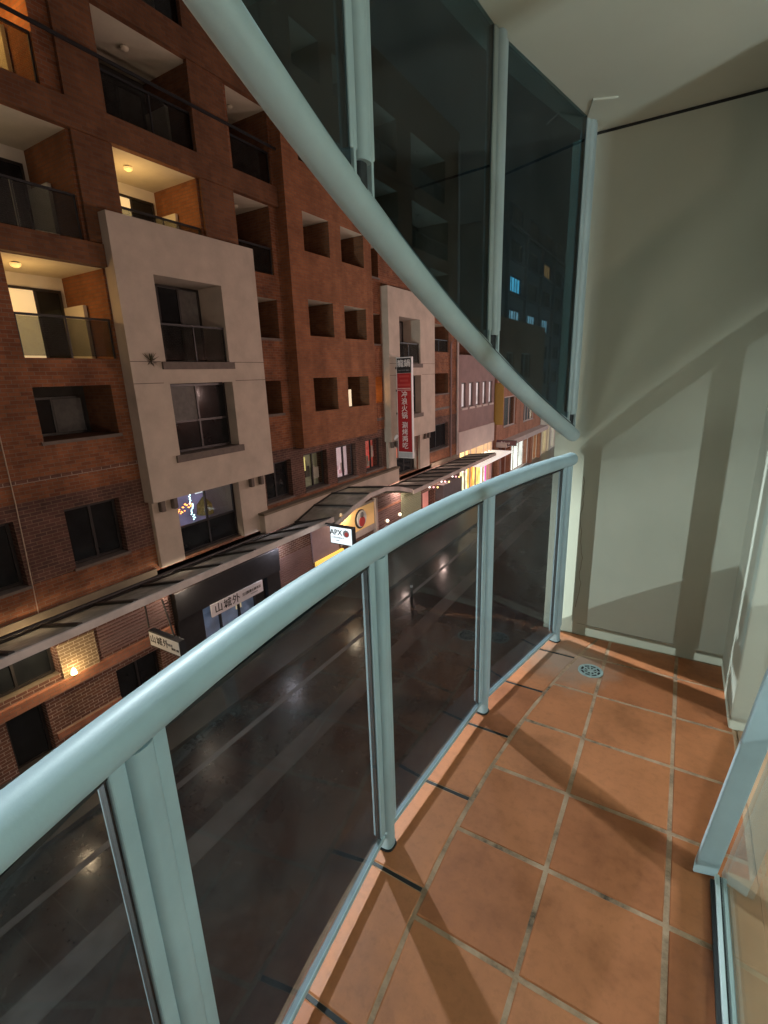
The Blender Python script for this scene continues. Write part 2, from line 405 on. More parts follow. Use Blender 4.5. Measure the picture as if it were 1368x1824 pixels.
# floor slab: grout bed under the tiles
def floor_poly(off, x1, a, b, n=24): return [(edge(y) + off, y) for y in ys(a, b, n)] + [(x1, b), (x1, a)]
slab = struct(MB().prism(floor_poly(0, .34, YBACK, YEND + .15), -.30, -.0025).build('balcony_floor', M['grout']))
struct(MB().prism([(bx(y) - .13, y) for y in ys(YBACK, YEND + .15, 24)] + [(edge(y) - .0005, y) for y in reversed(ys(YBACK, YEND + .15, 24))], -.30, -.004).build('added_light_stop', paint('black_light_stop', (.007, .007, .008), .8, .2, 4)))  # added ledge blocking light under the bottom rail, near black to stay unnoticed
def tile(poly, jit):
    # bevelled prism tile
    poly = [(x + random.uniform(-.0013, .0013), y + random.uniform(-.0013, .0013)) for x, y in poly]
    c = Vector((sum(p[0] for p in poly) / len(poly), sum(p[1] for p in poly) / len(poly)))
    ch = .004; b = MB(); k = len(poly)
    inner = []
    for (x, y) in poly:
        d = Vector((x, y)) - c; L = d.length; q = c + d * max(.2, (L - ch * 1.3) / L); inner.append((q.x - c.x, q.y - c.y))
    rad = [(x - c.x, y - c.y) for x, y in poly]
    tz = [random.uniform(-.0008, .0008) for _ in range(3)]
    def zz(x, y): return tz[0] + tz[1] * x * 4 + tz[2] * y * 4
    for ring, z in ((rad, -.02), (rad, -.003), (inner, 0)):
        for (x, y) in ring: b.v.append((x, y, z + (zz(x, y) if z > -.01 else 0)))
    for r in range(2):
        for i in range(k):
            a0 = r * k + i; a1 = r * k + (i + 1) % k; b.f.append((a0, a1, a1 + k, a0 + k))
    b.f.append(tuple(range(2 * k, 3 * k)))
    o = b.build('tile', M['tile'], slab); o.location = (c.x, c.y, 0)
    return o
G = .0065
XL2, XL1, XR = -.198, .117, .330
def l3(y): return bx(y) + .172
rows = [1.505 + k * .315 for k in range(-8, 4)]      # -1.015 .. 2.45
rows = [y for y in rows if y > YBACK] + [YEND - .004]
for a, b_ in zip(rows[:-1], rows[1:]):
    a0, b0 = a + G, b_ - G
    for c0, c1 in ((None, XL2), (XL2, XL1), (XL1, XR)):
        if c0 is None:
            if l3(a0) + G > XL2 - .03: continue
            p = [(l3(y) + G, y) for y in ys(a0, b0, 4)] + [(c1 - G, b0), (c1 - G, a0)]
        else:
            p = [(c0 + G, a0), (c1 - G, a0), (c1 - G, b0), (c0 + G, b0)]
        tile(p, .001)
br = [.95 + k * .365 for k in range(-5, 5)] + [YEND - .004]
for a, b_ in zip(br[:-1], br[1:]):
    if b_ - a < .05: continue
    a0, b0 = a + .007, b_ - .007
    tile([(l3(y) - G, y) for y in ys(a0, b0, 4)] + [(edge(y) + .012, y) for y in reversed(ys(a0, b0, 4))], .001)
# mouldy joints of the border row
for y in br[1:-1]:
    o = MB().prism([(l3(y) - .010, y - .006), (l3(y) - .010, y + .006), (edge(y) + .02, y + .005), (edge(y) + .02, y - .005)], -.006, -.0012).build('joint', M['rubber'], slab)

# drain
DR = (-.247, 2.32, 0)
dr = thing('floor_drain', 'small round slotted drain cover set in the terracotta tiles', 'drain', DR)
def ring(r0, r1, z0, z1, a0=0, a1=2 * math.pi, n=32):
    b = MB(); full = abs(a1 - a0 - 2 * math.pi) < 1e-6; k = n if full else n + 1
    for i in range(k):
        a = a0 + (a1 - a0) * i / n
        for r, z in ((r0, z0), (r1, z0), (r1, z1), (r0, z1)): b.v.append((r * math.cos(a), r * math.sin(a), z))
    for i in range(n):
        p = i * 4; q = ((i + 1) % k) * 4
        for e in range(4): b.f.append((p + e, p + (e + 1) % 4, q + (e + 1) % 4, q + e))
    if not full:
        b.f.append((0, 1, 2, 3)); p = n * 4; b.f.append((p + 3, p + 2, p + 1, p))
    return b
drm = paint('worn_chrome', (.30, .37, .35), .5, .25, 30)
ring(0.0005, .052, .0008, .0016).build('well', M['rubber'], dr)
ring(.046, .058, .0005, .0045).build('rim', drm, dr, True)
ring(.029, .034, .001, .004).build('ring', drm, dr)
ring(.0005, .014, .001, .004).build('hub', drm, dr)
for k in range(8):
    a = k * math.pi / 4 + .2
    b = MB().bar((.012 * math.cos(a), .012 * math.sin(a), .0025), (.047 * math.cos(a), .047 * math.sin(a), .0025), .007, .003); b.build('spoke', drm, dr)
# cement smear left round the drain
def blob(cx, cy, rx, ry, z, seed, n=30):
    rnd = random.Random(seed); ph = [rnd.uniform(0, 6.28) for _ in range(5)]
    pts = []
    for i in range(n):
        a = 2 * math.pi * i / n; r = 1 + sum(.11 / (q + 1) * math.sin((q + 2) * a + ph[q]) for q in range(5))
        pts.append((cx + rx * r * math.cos(a), cy + ry * r * math.sin(a)))
    return MB().prism(pts, z, z + .0012)
cem = paint('dry_cement_smear', (.34, .27, .22), .9, .3, 14)
# end wall, pier, ceiling
wl = thing('balcony_end_wall', 'grey green painted end wall closing off the balcony', 'wall', (0, YEND, 0))
def kb(b, name, mat, par, **k): return keep(b.build(name, mat, **k), par)
kb(MB().box(-.56, .31, YEND, YEND + .2, -.3, CEIL - .012), 'wall_face', M['wallpaint'], wl)
kb(MB().box(.31, 1.2, 2.165, YEND + .2, -.3, CEIL + .0), 'pier', M['wallpaint'], wl, bevel=.006)
kb(MB().box(-.46, .309, YEND - .002, YEND + .02, CEIL - .012, CEIL - .001), 'joint_gap', M['rubber'], wl)
# hairline crack beside the corner post and along the skirting
ck = MB(); pts = []
rnd = random.Random(5)
x = -.395
for i in range(26):
    z = .16 + i * .03; x += rnd.uniform(-.008, .008) + (-.395 - x) * .15
    pts.append((x, YEND - .0006, z))
ck.tube(pts, .0011, 5)
kb(ck, 'crack', paint('crack_brown', (.16, .11, .06), .9), wl)
sk = MB(); sk.tube([(-.38, YEND - .0004, .065), (-.2, YEND - .0004, .062), (0, YEND - .0004, .06), (.1, YEND - .0004, .063)], .0012, 5)
kb(sk, 'crack', paint('crack_grey', (.2, .2, .17), .9), wl)
ce = struct(MB().prism([(bx(y) - .07, y) for y in ys(YBACK, YEND + .2, 24)] + [(.34, YEND + .2), (.34, YBACK)], CEIL, CEIL + .35).build('balcony_ceiling', M['ceiling']))
# a pale packing plate left in the ceiling corner
tag(MB().prism([(-.475, 2.50), (-.43, 2.36), (-.345, 2.40), (-.40, 2.585)], CEIL - .007, CEIL + .001).build('ceiling_plate', M['ceiling']), 'thin pale plate patched into the ceiling corner above the last mullion', 'plate')

# balustrade ---------------------------------------------------------------
bal = thing('curved_balustrade', 'bowed pale blue balustrade with tinted glass panels and round handrail', 'balustrade', (bx(1), 1, 0))
hy = ys(-1.0, 2.652, 60)
def round_end(path, r):
    # add hemispherical end to the last point of a path
    d = (Vector(path[-1]) - Vector(path[-2])).normalized(); p = Vector(path[-1]); P = list(path); Rr = [r] * len(path)
    for k in range(1, 6):
        a = k / 5 * math.pi / 2; P.append(tuple(p + d * (r * .8 * math.sin(a)))); Rr.append(max(.0008, r * math.cos(a)))
    return P, Rr
RT = .0335
hp, hr = round_end([(bx(y), y, 1.012) for y in ys(-1.0, 2.585, 60)], RT)
kb(MB().tube(hp, hr, 24), 'handrail', M['alu'], bal, smooth=True)
def sup(wd, dp, n=20, e=2.8):
    o = []
    for i in range(n):
        a = 2 * math.pi * i / n; c, s_ = math.cos(a), math.sin(a)
        o.append((wd / 2 * math.copysign(abs(c) ** (2 / e), c), dp / 2 * math.copysign(abs(s_) ** (2 / e), s_)))
    return o
def post(y, z0, z1, par, mat, core0=None, edgep=(True, True), zc0=None):
    t = tang(y); nrm = Vector((t.y, -t.x, 0))           # into the balcony
    o = Vector((bx(y), y, 0))
    core = MB().prism(sup(.046, .052), core0 if core0 is not None else z0, z1, (o, t, nrm))
    p = kb(core, 'post' if par is bal else 'mullion', mat, par, smooth=True)
    for sgn in (-1, 1):
        if not edgep[0 if sgn < 0 else 1]: continue
        b = MB().prism([(sgn * .022, -.016), (sgn * .048, -.016), (sgn * .048, .013), (sgn * .022, .013)], z0, z1, (o, t, nrm))
        q = b.build('glazing_channel', mat, None, bevel=.003); q.parent = p
        q.matrix_parent_inverse = Matrix.Identity(4)
        g = MB().prism([(sgn * .0475, -.006), (sgn * .0515, -.006), (sgn * .0515, .006), (sgn * .0475, .006)], z0, z1, (o, t, nrm)).build('gasket', M['rubber'], p)
    return p
for i, y in enumerate(POSTS):
    post(y, .072, .985, bal, M['alu'], core0=.004)
    # dark plug round the foot
    t = tang(y); o = Vector((bx(y), y, 0))
    kb(MB().prism(sup(.058, .062), -.003, .0035, (o, t, Vector((t.y, -t.x, 0)))), 'foot_seal', M['rubber'], bal)
def panel(ya, yb, z0a, z0b, z1a, z1b, par, mat, th=.010, name='glass_panel'):
    A = Vector((bx(ya), ya, 0)); B = Vector((bx(yb), yb, 0)); d = (B - A).normalized(); nr = Vector((d.y, -d.x, 0)) * (th / 2)
    A = A + d * .046; B = B - d * .046
    b = MB(); n = 0
    P = []
    for sg in (1, -1):
        for q, z in ((A, z0a), (B, z0b), (B, z1b), (A, z1a)): P.append((q.x + sg * nr.x, q.y + sg * nr.y, z))
    b.v = P; b.f = [(0,1,2,3),(7,6,5,4),(0,4,5,1),(1,5,6,2),(2,6,7,3),(3,7,4,0)]
    return kb(b, name, mat, par)
PL = POSTS + [-1.195]
for ya, yb in zip(PL[1:], PL[:-1]):
    panel(ya, yb, .062, .062, .978, .978, bal, M['glass_low'])
    A = Vector((bx(ya), ya, .056)); B = Vector((bx(yb), yb, .056)); d = (B - A).normalized()
    kb(MB().bar(A + d * .024, B - d * .024, .018, .016), 'bottom_rail', M['alu'], bal, bevel=.002)
    A.z = B.z = .976
    kb(MB().bar(A + d * .024, B - d * .024, .012, .008), 'top_gasket', M['rubber'], bal)
tag(MB().box(bx(2.6) - .035, bx(2.6) + .03, 2.615, YEND + .004, .99, 1.034).build('rail_bracket', M['alu'], bevel=.004), 'short bracket fixing the handrail end to the wall', 'bracket') if False else None

# glazed screen above ---------------------------------------------------------
scr = thing('glazed_screen', 'dark tinted glass screen hanging from the ceiling above a sloping round rail', 'glass screen', (bx(1), 1, CEIL))
tp, tr_ = round_end([(bx(y), y, upz(y)) for y in ys(-.62, 2.585, 60)], RT)
kb(MB().tube(tp, tr_, 24), 'arched_rail', M['alu_upper'], scr, smooth=True)
# glazing bead that runs along the top of the rail
kb(MB().tube([(bx(y) + .004, y, upz(y) + .040) for y in ys(-.62, 2.56, 50)], .0085, 8), 'glazing_bead', M['alu_upper'], scr, smooth=True)
kb(MB().tube([(bx(y) + .013, y, upz(y) + .0335) for y in ys(-.62, 2.56, 50)], .004, 6), 'gasket', M['rubber'], scr)
UP = [2.54, 1.784, 1.026, .285, -.455]
for y in UP[:4]:
    t = tang(y); nrm = Vector((t.y, -t.x, 0)); o = Vector((bx(y), y, 0))
    post(y, upz(y) + .10, CEIL - .001, scr, M['alu_upper'], core0=upz(y) + .085)
    for sgn in (-1, 1):   # small sleeves below the mullion, cut to the slope
        zb = upz(y + sgn * .035) + .02
        kb(MB().prism([(sgn * .030, -.010), (sgn * .040, -.010), (sgn * .040, .014), (sgn * .030, .014)], zb, upz(y) + .135, (o, t, nrm)), 'sleeve', M['alu_upper'], scr, bevel=.002)
    kb(MB().prism(sup(.034, .030, 14), upz(y) + .02, upz(y) + .09, (o, t, nrm)), 'spigot', M['rubber'], scr)
for ya, yb in zip(UP[1:4], UP[:3]):
    panel(ya, yb, upz(ya) + .03, upz(yb) + .03, CEIL + .002, CEIL + .002, scr, M['glass_up'])
panel(-.62, .285, upz(-.62) + .03, upz(.285) + .03, CEIL + .002, CEIL + .002, scr, M['glass_up'])

# sliding door, room -----------------------------------------------------------
door = thing('sliding_door', 'pale aluminium framed glass sliding door standing on a floor track', 'sliding door', (.24, 1.0, 0))
# the stile leans a little out of plumb into the room
lean = .112
st = MB(); prof = [(.176, 1.385), (.238, 1.400), (.238, 1.445), (.184, 1.437)]
n0 = 0
for z in (0.006, CEIL - .01):
    for (x, y) in prof: st.v.append((x + lean * z, y, z))
st.f = [(0,1,5,4),(1,2,6,5),(2,3,7,6),(3,0,4,7),(3,2,1,0),(4,5,6,7)]
kb(st, 'stile', M['alu'], door, bevel=.006)
pn = MB(); 
for xo in (.244, .252):
    for (y, z) in ((-1.3, .02), (1.40, .02), (1.40, CEIL - .02), (-1.3, CEIL - .02)): pn.v.append((xo + lean * z, y, z))
pn.f = [(0,1,2,3),(7,6,5,4),(0,4,5,1),(1,5,6,2),(2,6,7,3),(3,7,4,0)]
kb(pn, 'pane', M['glass_door'], door)
kb(MB().box(.222, .232, -1.3, 1.385, -.003, .012), 'track_lip', M['rubber'], door)
kb(MB().box(.2325, .2435, -1.3, 1.40, -.003, .022), 'track', M['alu_upper'], door, bevel=.002)
kb(MB().box(.2525, .262, -1.3, 1.40, -.003, .018), 'track', M['alu_upper'], door, bevel=.002)
kb(MB().box(.244, .252, -1.3, 1.40, -.003, .016), 'gasket', M['rubber'], door)
struct(MB().box(.341, 5.0, -4, 2.16, -.3, .004).build('room_floor', M['floor_in']))
struct(MB().box(.2635, .340, -1.3, 1.44, -.02, .004).build('door_sill', M['floor_in']))
rm = thing('room_walls', 'plain walls of the dim room behind the glass door', 'wall', (5, 0, 0))
kb(MB().box(4.6, 4.8, -4, 2.16, .004, CEIL), 'wall_face', M['room'], rm)
kb(MB().box(.34, 4.6, -4.2, -4.0, .004, CEIL), 'wall_face', M['room'], rm)
kb(MB().box(1.2, 4.6, 2.165, 2.4, .004, CEIL), 'wall_face', M['room'], rm)
struct(MB().box(.341, 4.8, -4.2, 2.16, CEIL, CEIL + .3).build('room_ceiling', M['ceiling']))
rl_ = thing('floor_lamp', 'slim floor lamp with a white drum shade in the room behind the glass door', 'lamp', (2.3, .85, .004))
kb(MB().tube([(2.3, .85, .004), (2.3, .85, .03)], .14, 20), 'base', M['black_metal'], rl_)
kb(MB().tube([(2.3, .85, .03), (2.3, .85, 1.25)], .012, 8), 'stem', M['black_metal'], rl_)
kb(MB().tube([(2.3, .85, 1.25), (2.3, .85, 1.55)], [.2, .15], 24, cap=False), 'shade', tinted_glass('shade_fabric', (.8, .85, .87), 1.1, .5), rl_, smooth=True)
kb(MB().ball((2.3, .85, 1.38), .05, 10, 8), 'bulb', emit('room_bulb', (.85, .97, 1.0), 6), rl_, smooth=True)
Lr = bpy.data.lights.new('lamp_light', 'POINT'); Lr.energy = P_ROOM; Lr.color = (.80, .97, 1.0); Lr.shadow_soft_size = .1
lo = bpy.data.objects.new('lamp_light', Lr); COL.objects.link(lo); lo.location = (2.3, .85, 1.44); keep(lo, rl_)
# this side of the lane: the building the balcony belongs to
own = thing('home_building_front', 'unseen front of the building that carries the balcony, darkened against bounced light', 'building', (0, 0, GZ))
kb(MB().box(-.35, .3, -30, YBACK, GZ, 16), 'wall', M['brick_dark'], own)  # unseen front in dark brick to keep bounced light off the facade
kb(MB().box(-.35, .3, YEND + .2, 90, GZ, 16), 'wall', M['brick_dark'], own)
kb(MB().box(-.35, .3, YBACK, YEND + .2, GZ, -.3), 'wall', M['brick_dark'], own)
kb(MB().box(-.35, .3, YBACK, YEND + .2, CEIL + .35, 16), 'wall', M['brick_dark'], own)
kb(MB().box(.3, 12, -30, 90, 15.9, 16), 'roof', M['concrete'], own)

# ------------------------------------------------------------------ apartment building across the lane
FX = -12.5
apt = thing('brick_apartment_building', 'red brick apartment building with recessed balconies and cream rendered bays above the shops', 'building', (FX, 15, GZ))
def P(b, name, mat, par=apt, **k): return keep(b.build(name, mat, **k), par)
def sub(b, name, mat, par, **k):
    o = b.build(name, mat, **k); o.parent = par; o.matrix_parent_inverse = par.matrix_parent_inverse.copy() if False else Matrix.Identity(4); return o
# objects are built in world coordinates; parts keep that through keep(); sub-parts share their part's frame
def in_hole(y, z, H):
    return any(h[0] < y < h[1] and h[2] < z < h[3] for h in H)
def front(x, y0, y1, z0, z1, H, name, mat, par=apt):
    H = [h for h in H if h[1] > y0 and h[0] < y1 and h[3] > z0 and h[2] < z1]
    Y = sorted({y0, y1} | {min(max(v, y0), y1) for h in H for v in h[:2]}); Z = sorted({z0, z1} | {min(max(v, z0), z1) for h in H for v in h[2:4]})
    b = MB()
    for za, zb in zip(Z[:-1], Z[1:]):
        run = None
        for ya, yb in zip(Y[:-1], Y[1:]):
            if in_hole((ya + yb) / 2, (za + zb) / 2, H):
                if run: b.quad((x, run[0], za), (x, run[1], za), (x, run[1], zb), (x, run[0], zb)); run = None
            else: run = (run[0], yb) if run else (ya, yb)
        if run: b.quad((x, run[0], za), (x, run[1], za), (x, run[1], zb), (x, run[0], zb))
    return P(b, name, mat, par)
def recess(x, h, depth, side, soff, flo, back, par=apt):
    y0, y1, z0, z1 = h[:4]; xb = x - depth
    for yy in (y0, y1): P(MB().quad((x,yy,z0),(xb,yy,z0),(xb,yy,z1),(x,yy,z1)), 'reveal', side, par)
    P(MB().quad((x,y0,z1),(xb,y0,z1),(xb,y1,z1),(x,y1,z1)), 'soffit', soff, par)
    P(MB().quad((x,y0,z0),(xb,y0,z0),(xb,y1,z0),(x,y1,z0)), 'ledge', flo, par)
    P(MB().quad((xb,y0,z0),(xb,y1,z0),(xb,y1,z1),(xb,y0,z1)), 'back_wall', back, par)
def window(x, y0, y1, z0, z1, par=apt, cols=2, trans=None, pane=None, panes=None, fw=.06, fm=None):
    """window frame with its panes; trans = heights (0..1) of transoms"""
    fm = fm or M['dark_frame']; b = MB(); d = .07
    b.box(x - d, x, y0, y0 + fw, z0, z1).box(x - d, x, y1 - fw, y1, z0, z1)
    b.box(x - d, x, y0 + fw, y1 - fw, z0, z0 + fw).box(x - d, x, y0 + fw, y1 - fw, z1 - fw, z1)
    wv = P(b, 'window', fm, par)
    Y = [y0 + fw + (y1 - y0 - 2 * fw) * i / cols for i in range(cols + 1)]
    Zs = [z0 + fw] + [z0 + (z1 - z0) * t for t in (trans or [])] + [z1 - fw]
    for yy in Y[1:-1]: sub(MB().box(x - d, x - .004, yy - fw / 2, yy + fw / 2, z0 + fw, z1 - fw), 'mullion', fm, wv)
    for zz in Zs[1:-1]: sub(MB().box(x - d, x - .008, y0 + fw, y1 - fw, zz - fw / 2, zz + fw / 2), 'transom', fm, wv)
    i = 0
    for r in range(len(Zs) - 1):
        for c in range(cols):
            mt = (panes[i] if panes and panes[i] else None) or pane or M['dark_pane']
            sub(MB().box(x - .045, x - .035, Y[c] + .002, Y[c + 1] - .002, Zs[r] + .002, Zs[r + 1] - .002), 'pane', mt, wv); i += 1
    return wv
def railing(x, y0, y1, z0, z1, par=apt, glass=True):
    rl = P(MB().box(x - .03, x + .03, y0, y1, z1 - .05, z1), 'railing', M['black_metal'], par)
    n = max(1, round((y1 - y0) / 1.3))
    for i in range(n + 1):
        yy = y0 + (y1 - y0) * i / n; yy = min(max(yy, y0 + .02), y1 - .02)
        sub(MB().box(x - .02, x + .02, yy - .018, yy + .018, z0, z1 - .05), 'baluster', M['black_metal'], rl)
    if glass:
        for i in range(n):
            a = y0 + (y1 - y0) * i / n + .03; b2 = y0 + (y1 - y0) * (i + 1) / n - .03
            sub(MB().box(x - .006, x + .006, a, b2, z0 + .05, z1 - .06), 'glass_panel', M['glass_rail'], rl)
lamps = []
def ceil_lamp(x, y, z, power, col, lit, where):
    lp = thing('ceiling_lamp', where, 'lamp', (x, y, z), 'round ceiling lamps of the brick balconies')
    keep(MB().tube([(x, y, z - .001), (x, y, z - .03)], .07, 12).build('base', M['black_metal']), lp)
    keep(MB().tube([(x, y, z - .03), (x, y, z - .08), (x, y, z - .11)], [.11, .10, .05], 14).build('shade', em('lamp_glass_%.2f' % col[1], col, .9) if lit else M['soffit'], smooth=True), lp)
    if lit:
        L = bpy.data.lights.new('lamp_light', 'POINT'); L.energy = power; L.color = col; L.shadow_soft_size = .12
        o = bpy.data.objects.new('lamp_light', L); COL.objects.link(o); o.location = (x, y, z - .85); o.parent = lp; o.matrix_parent_inverse = Matrix.Translation(lp.location).inverted()

WARM = (1.0, .62, .22); AMB = (1.0, .50, .14)
# ---- upper part: R1 .. R6 (storey 2.8 m)
H = []
def add(y0, y1, z0, z1, kind, **o): H.append((y0, y1, z0, z1, kind, o))
# left column
add(3.4, 7.35, 4.75, 7.0, 'balc', rail=5.72, lit=(5, (1, .85, .6)))
add(2.6, 7.0, 7.62, 9.78, 'balc', rail=8.62, lit=(85, AMB), lamp_y=5.9)
add(5.52, 7.66, 2.10, 4.20, 'balc', rail=3.05, lit=(30, WARM), lamp_y=6.1)
add(5.55, 7.35, .25, 1.47, 'void')
add(5.65, 7.02, -2.9, -1.4, 'win')
add(3.0, 4.58, -2.95, -1.4, 'win')
add(2.8, 4.6, .25, 1.47, 'void')
# above and beside the first bay
add(8.42, 10.85, 4.9, 7.0, 'balc', rail=5.75, lit=(34, WARM), lamp_y=9.3)
add(12.2, 13.75, 4.9, 7.0, 'balc', rail=5.75, lit=None)
add(8.42, 11.0, 7.62, 9.78, 'balc', rail=8.62, lit=None)
add(12.32, 14.0, 7.62, 9.78, 'balc', rail=8.62, lit=None)
add(12.5, 13.75, 2.85, 4.12, 'void'); add(12.5, 13.6, .28, 1.42, 'void'); add(12.38, 13.77, -2.87, -1.45, 'win')
# right of the projecting brick box
add(19.45, 20.62, 2.9, 4.2, 'void'); add(19.45, 20.62, 5.75, 7.0, 'void'); add(19.45, 20.62, .24, 1.44, 'glow')
add(14.52, 16.0, -2.88, -1.4, 'win', lit=0); add(16.66, 18.16, -2.9, -1.4, 'win', lit=1); add(18.95, 20.42, -2.9, -1.4, 'win', lit=2)
# right of the second bay
add(26.0, 28.5, 2.7, 4.2, 'balc', rail=3.4, lit=None); add(26.0, 28.5, .33, 1.5, 'void'); add(25.6, 28.5, -2.95, -1.45, 'win')
add(26.0, 28.5, 5.5, 7.0, 'void')
# under the bays
add(8.68, 11.02, -3.66, -1.72, 'bayshop'); add(21.7, 24.1, -3.66, -1.72, 'bayshop2')
# R6, R7
for a, b_ in ((3.2, 7.0), (8.42, 11.0), (12.32, 14.0), (20.0, 22.6), (24, 28)):
    add(a, b_, 10.45, 12.55, 'balc', rail=11.3, lit=None)
for a, b_ in ((20.0, 22.6), (24, 28.4)):
    add(a, b_, 7.65, 9.7, 'balc', rail=8.5, lit=None)
for a in (7.72, 20.72):
    add(a + 1.0, a + 3.3, -.56, 1.48, 'none'); add(a + 1.0, a + 3.3, 1.98, 4.22, 'none')
for z0 in (.22, 2.98, 5.82, 8.6, 11.3):
    add(14.9, 16.5, z0 - .04, z0 + 1.29, 'none'); add(17.15, 18.85, z0 - .04, z0 + 1.29, 'none')
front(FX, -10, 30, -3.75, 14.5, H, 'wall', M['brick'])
P(MB().quad((FX,-10,-7.4),(FX-12,-10,-7.4),(FX-12,-10,14.5),(FX,-10,14.5)).quad((FX,30,-7.4),(FX-12,30,-7.4),(FX-12,30,14.5),(FX,30,14.5)).quad((FX-12,-10,-7.4),(FX-12,30,-7.4),(FX-12,30,14.5),(FX-12,-10,14.5)), 'side_wall', M['brick'])
P(MB().box(FX - 12, FX - .3, -10, 30, 14.42, 14.5), 'roof', M['concrete'])
blind = paint('pale_blind', (.34, .31, .27), .9, .1)
curt = paint('grey_curtain', (.14, .135, .13), .9, .2)
for (y0, y1, z0, z1, kind, o) in H:
    h = (y0, y1, z0, z1)
    if kind == 'balc':
        recess(FX, h, 1.9, M['brick_red'] if o['lit'] else M['brick_brown_and_shade'], M['soffit'], M['concrete'], M['white_wall'] if o['lit'] else M['dark_room'])  # unlit recesses take darker brick and back wall in place of shade
        wz = z1 - .32
        window(FX - 1.83, y0 + .35 * (y1 - y0), y1 - .12, z0 + .02, wz, cols=2, panes=[M['dark_pane'], curt] if not o['lit'] else [em('lit_pane_warm', (1, .72, .42), .45), M['dark_pane']])
        railing(FX - .08, y0 + .01, y1 - .01, z0 + .001, o['rail'])
        # white partition screen between balconies
        if (y1 - y0) > 1.9: P(MB().box(FX - 1.8, FX - .9, y1 - .14, y1 - .05, z0 + .002, z0 + 1.35), 'partition', M['white_wall'])
        if z0 > 2:
            ly = o.get('lamp_y', (y0 + y1) / 2)
            lit = o['lit']
            ceil_lamp(FX - .75, ly, z1 - .001, lit[0] if lit else 0, lit[1] if lit else WARM, bool(lit),
                      ('glowing' if lit else 'unlit') + ' round lamp under the %s storey balcony soffit %s' % ({2: 'third', 4: 'fourth', 5: 'fourth', 7: 'fifth', 10: 'sixth'}[int(z0)],
                      'near the conduit' if y0 < 8 else 'above the plain cream bay' if y0 < 11.5 else 'next to the projecting brick box' if y0 < 15 else 'over the red sign bay' if y0 < 23 else 'by the downpipes'))
    elif kind == 'void':
        recess(FX, h, 1.3, M['brick_brown_and_shade'], M['soffit'], M['brick_brown_and_shade'], M['dark_room'])  # darker brick on the reveals imitates recess shade
        window(FX - 1.2, y0 + .1, y1 - .1, z0 + .02, z1 - .25, cols=2, panes=[M['dark_pane'], curt])
        P(MB().box(FX - .1, FX + .05, y0 - .06, y1 + .06, z0 - .08, z0 - .001), 'sill', M['render_sill'])
    elif kind == 'glow':
        recess(FX, h, 1.0, M['brick_red'], M['soffit'], M['brick'], M['white_wall'])
        ceil_lamp(FX - .5, (y0 + y1) / 2, z1 - .001, 16, AMB, True, 'amber ceiling lamp in the small recess beside the second cream bay')
    elif kind == 'win':
        lit = o.get('lit')
        bk = M['dark_room'] if lit is None else [em('room_green_dim', (.5, .52, .36), .05, .7, 1.5), em('room_pink', (.95, .66, .70), .55, .45, 1.6), em('room_red', (.70, .15, .11), .4, .6, 1.6)][lit]
        recess(FX, h, .32 if lit is None else .55, M['brick'], M['brick'] if lit is None else M['white_wall'], M['render_sill'], bk)
        window(FX - .2, y0 + .02, y1 - .02, z0 + .02, z1 - .02, cols=2, pane=M['dark_pane'] if lit is None else M['glass_clear'], fw=.07)
        if lit is not None:
            rr = random.Random(lit)
            for k in range(5):
                a_ = y0 + .1 + rr.random() * (y1 - y0 - .5); c_ = z0 + .05 + rr.random() * .5; dp = FX - .34 - rr.random() * .15
                P(MB().box(dp - .05, dp, a_, a_ + .12 + rr.random() * .3, c_, c_ + .15 + rr.random() * .5), 'furnishing', [curt, em('pink_fabric', (.9, .5, .55), .22), em('red_poster', (.8, .1, .08), .35)][lit] if k % 2 else M['white_wall'])
            if lit == 0: P(MB().box(FX - .40, FX - .38, y0 + .18, y0 + .52, z1 - .75, z1 - .2), 'light_panel', em('yellow_light_panel', (1, .82, .3), .9, .5, 3))
        P(MB().box(FX - .1, FX + .05, y0 - .05, y1 + .05, z0 - .07, z0 - .001), 'sill', M['render_sill'])
    elif kind.startswith('bayshop'):
        recess(FX, h, 1.6, M['render_cream'], M['dark_room'], M['concrete'], em('purple_room_glow', (.34, .30, .52), .42, .7, 1.5))  # back wall glows by itself in place of the room's light
        window(FX - .15, y0 + .02, y1 - .02, z0 + .02, z1 - .02, cols=2, trans=[.45], fw=.06, panes=[M['dark_pane'], M['dark_pane'], M['glass_clear'], M['glass_clear']])
        if kind == 'bayshop':
            rnd = random.Random(11)
            b = MB()
            for k in range(26):
                t = k / 25; b.ball((FX - .7, y0 + .3 + t * .75, -2.25 - .30 * (1 - t) + rnd.uniform(-.1, .1)), .022, 6, 4)
            P(b, 'light_strand', em('orange_bulbs', (1, .30, .06), 5))
            b = MB()
            for k in range(22): b.ball((FX - .6, y0 + .88 + rnd.uniform(-.05, .08) + k * .004, z1 - .12 - k * .045), .024, 6, 4)
            P(b, 'light_strand', em('white_bulbs', (.6, .95, 1), 3.5))
            P(MB().box(FX - .4, FX - .34, y0 + .1, y0 + 1.0, z1 - .10, z1 - .06), 'tube_light', em('cool_tube', (.8, .9, 1), 5))
            P(MB().box(FX - 1.2, FX - 1.18, y1 - .75, y1 - .42, -2.15, -1.88), 'poster', em('poster_light', (.75, .8, .9), 1.0))
            P(MB().tube([(FX - .8, y1 - .75, -2.78), (FX - .8, y1 - .75, -2.45), (FX - .8, y1 - .75, -2.2)], [.28, .24, .03], 12), 'display', paint('olive_display', (.3, .25, .08), .6, .5, 12))
        else:
            P(MB().box(FX - 1.0, FX - .95, y0 + .3, y1 - .5, z0 + .1, z0 + 1.2), 'light_panel', em('red_shop_glow', (1, .22, .12), .9, .6, 2))
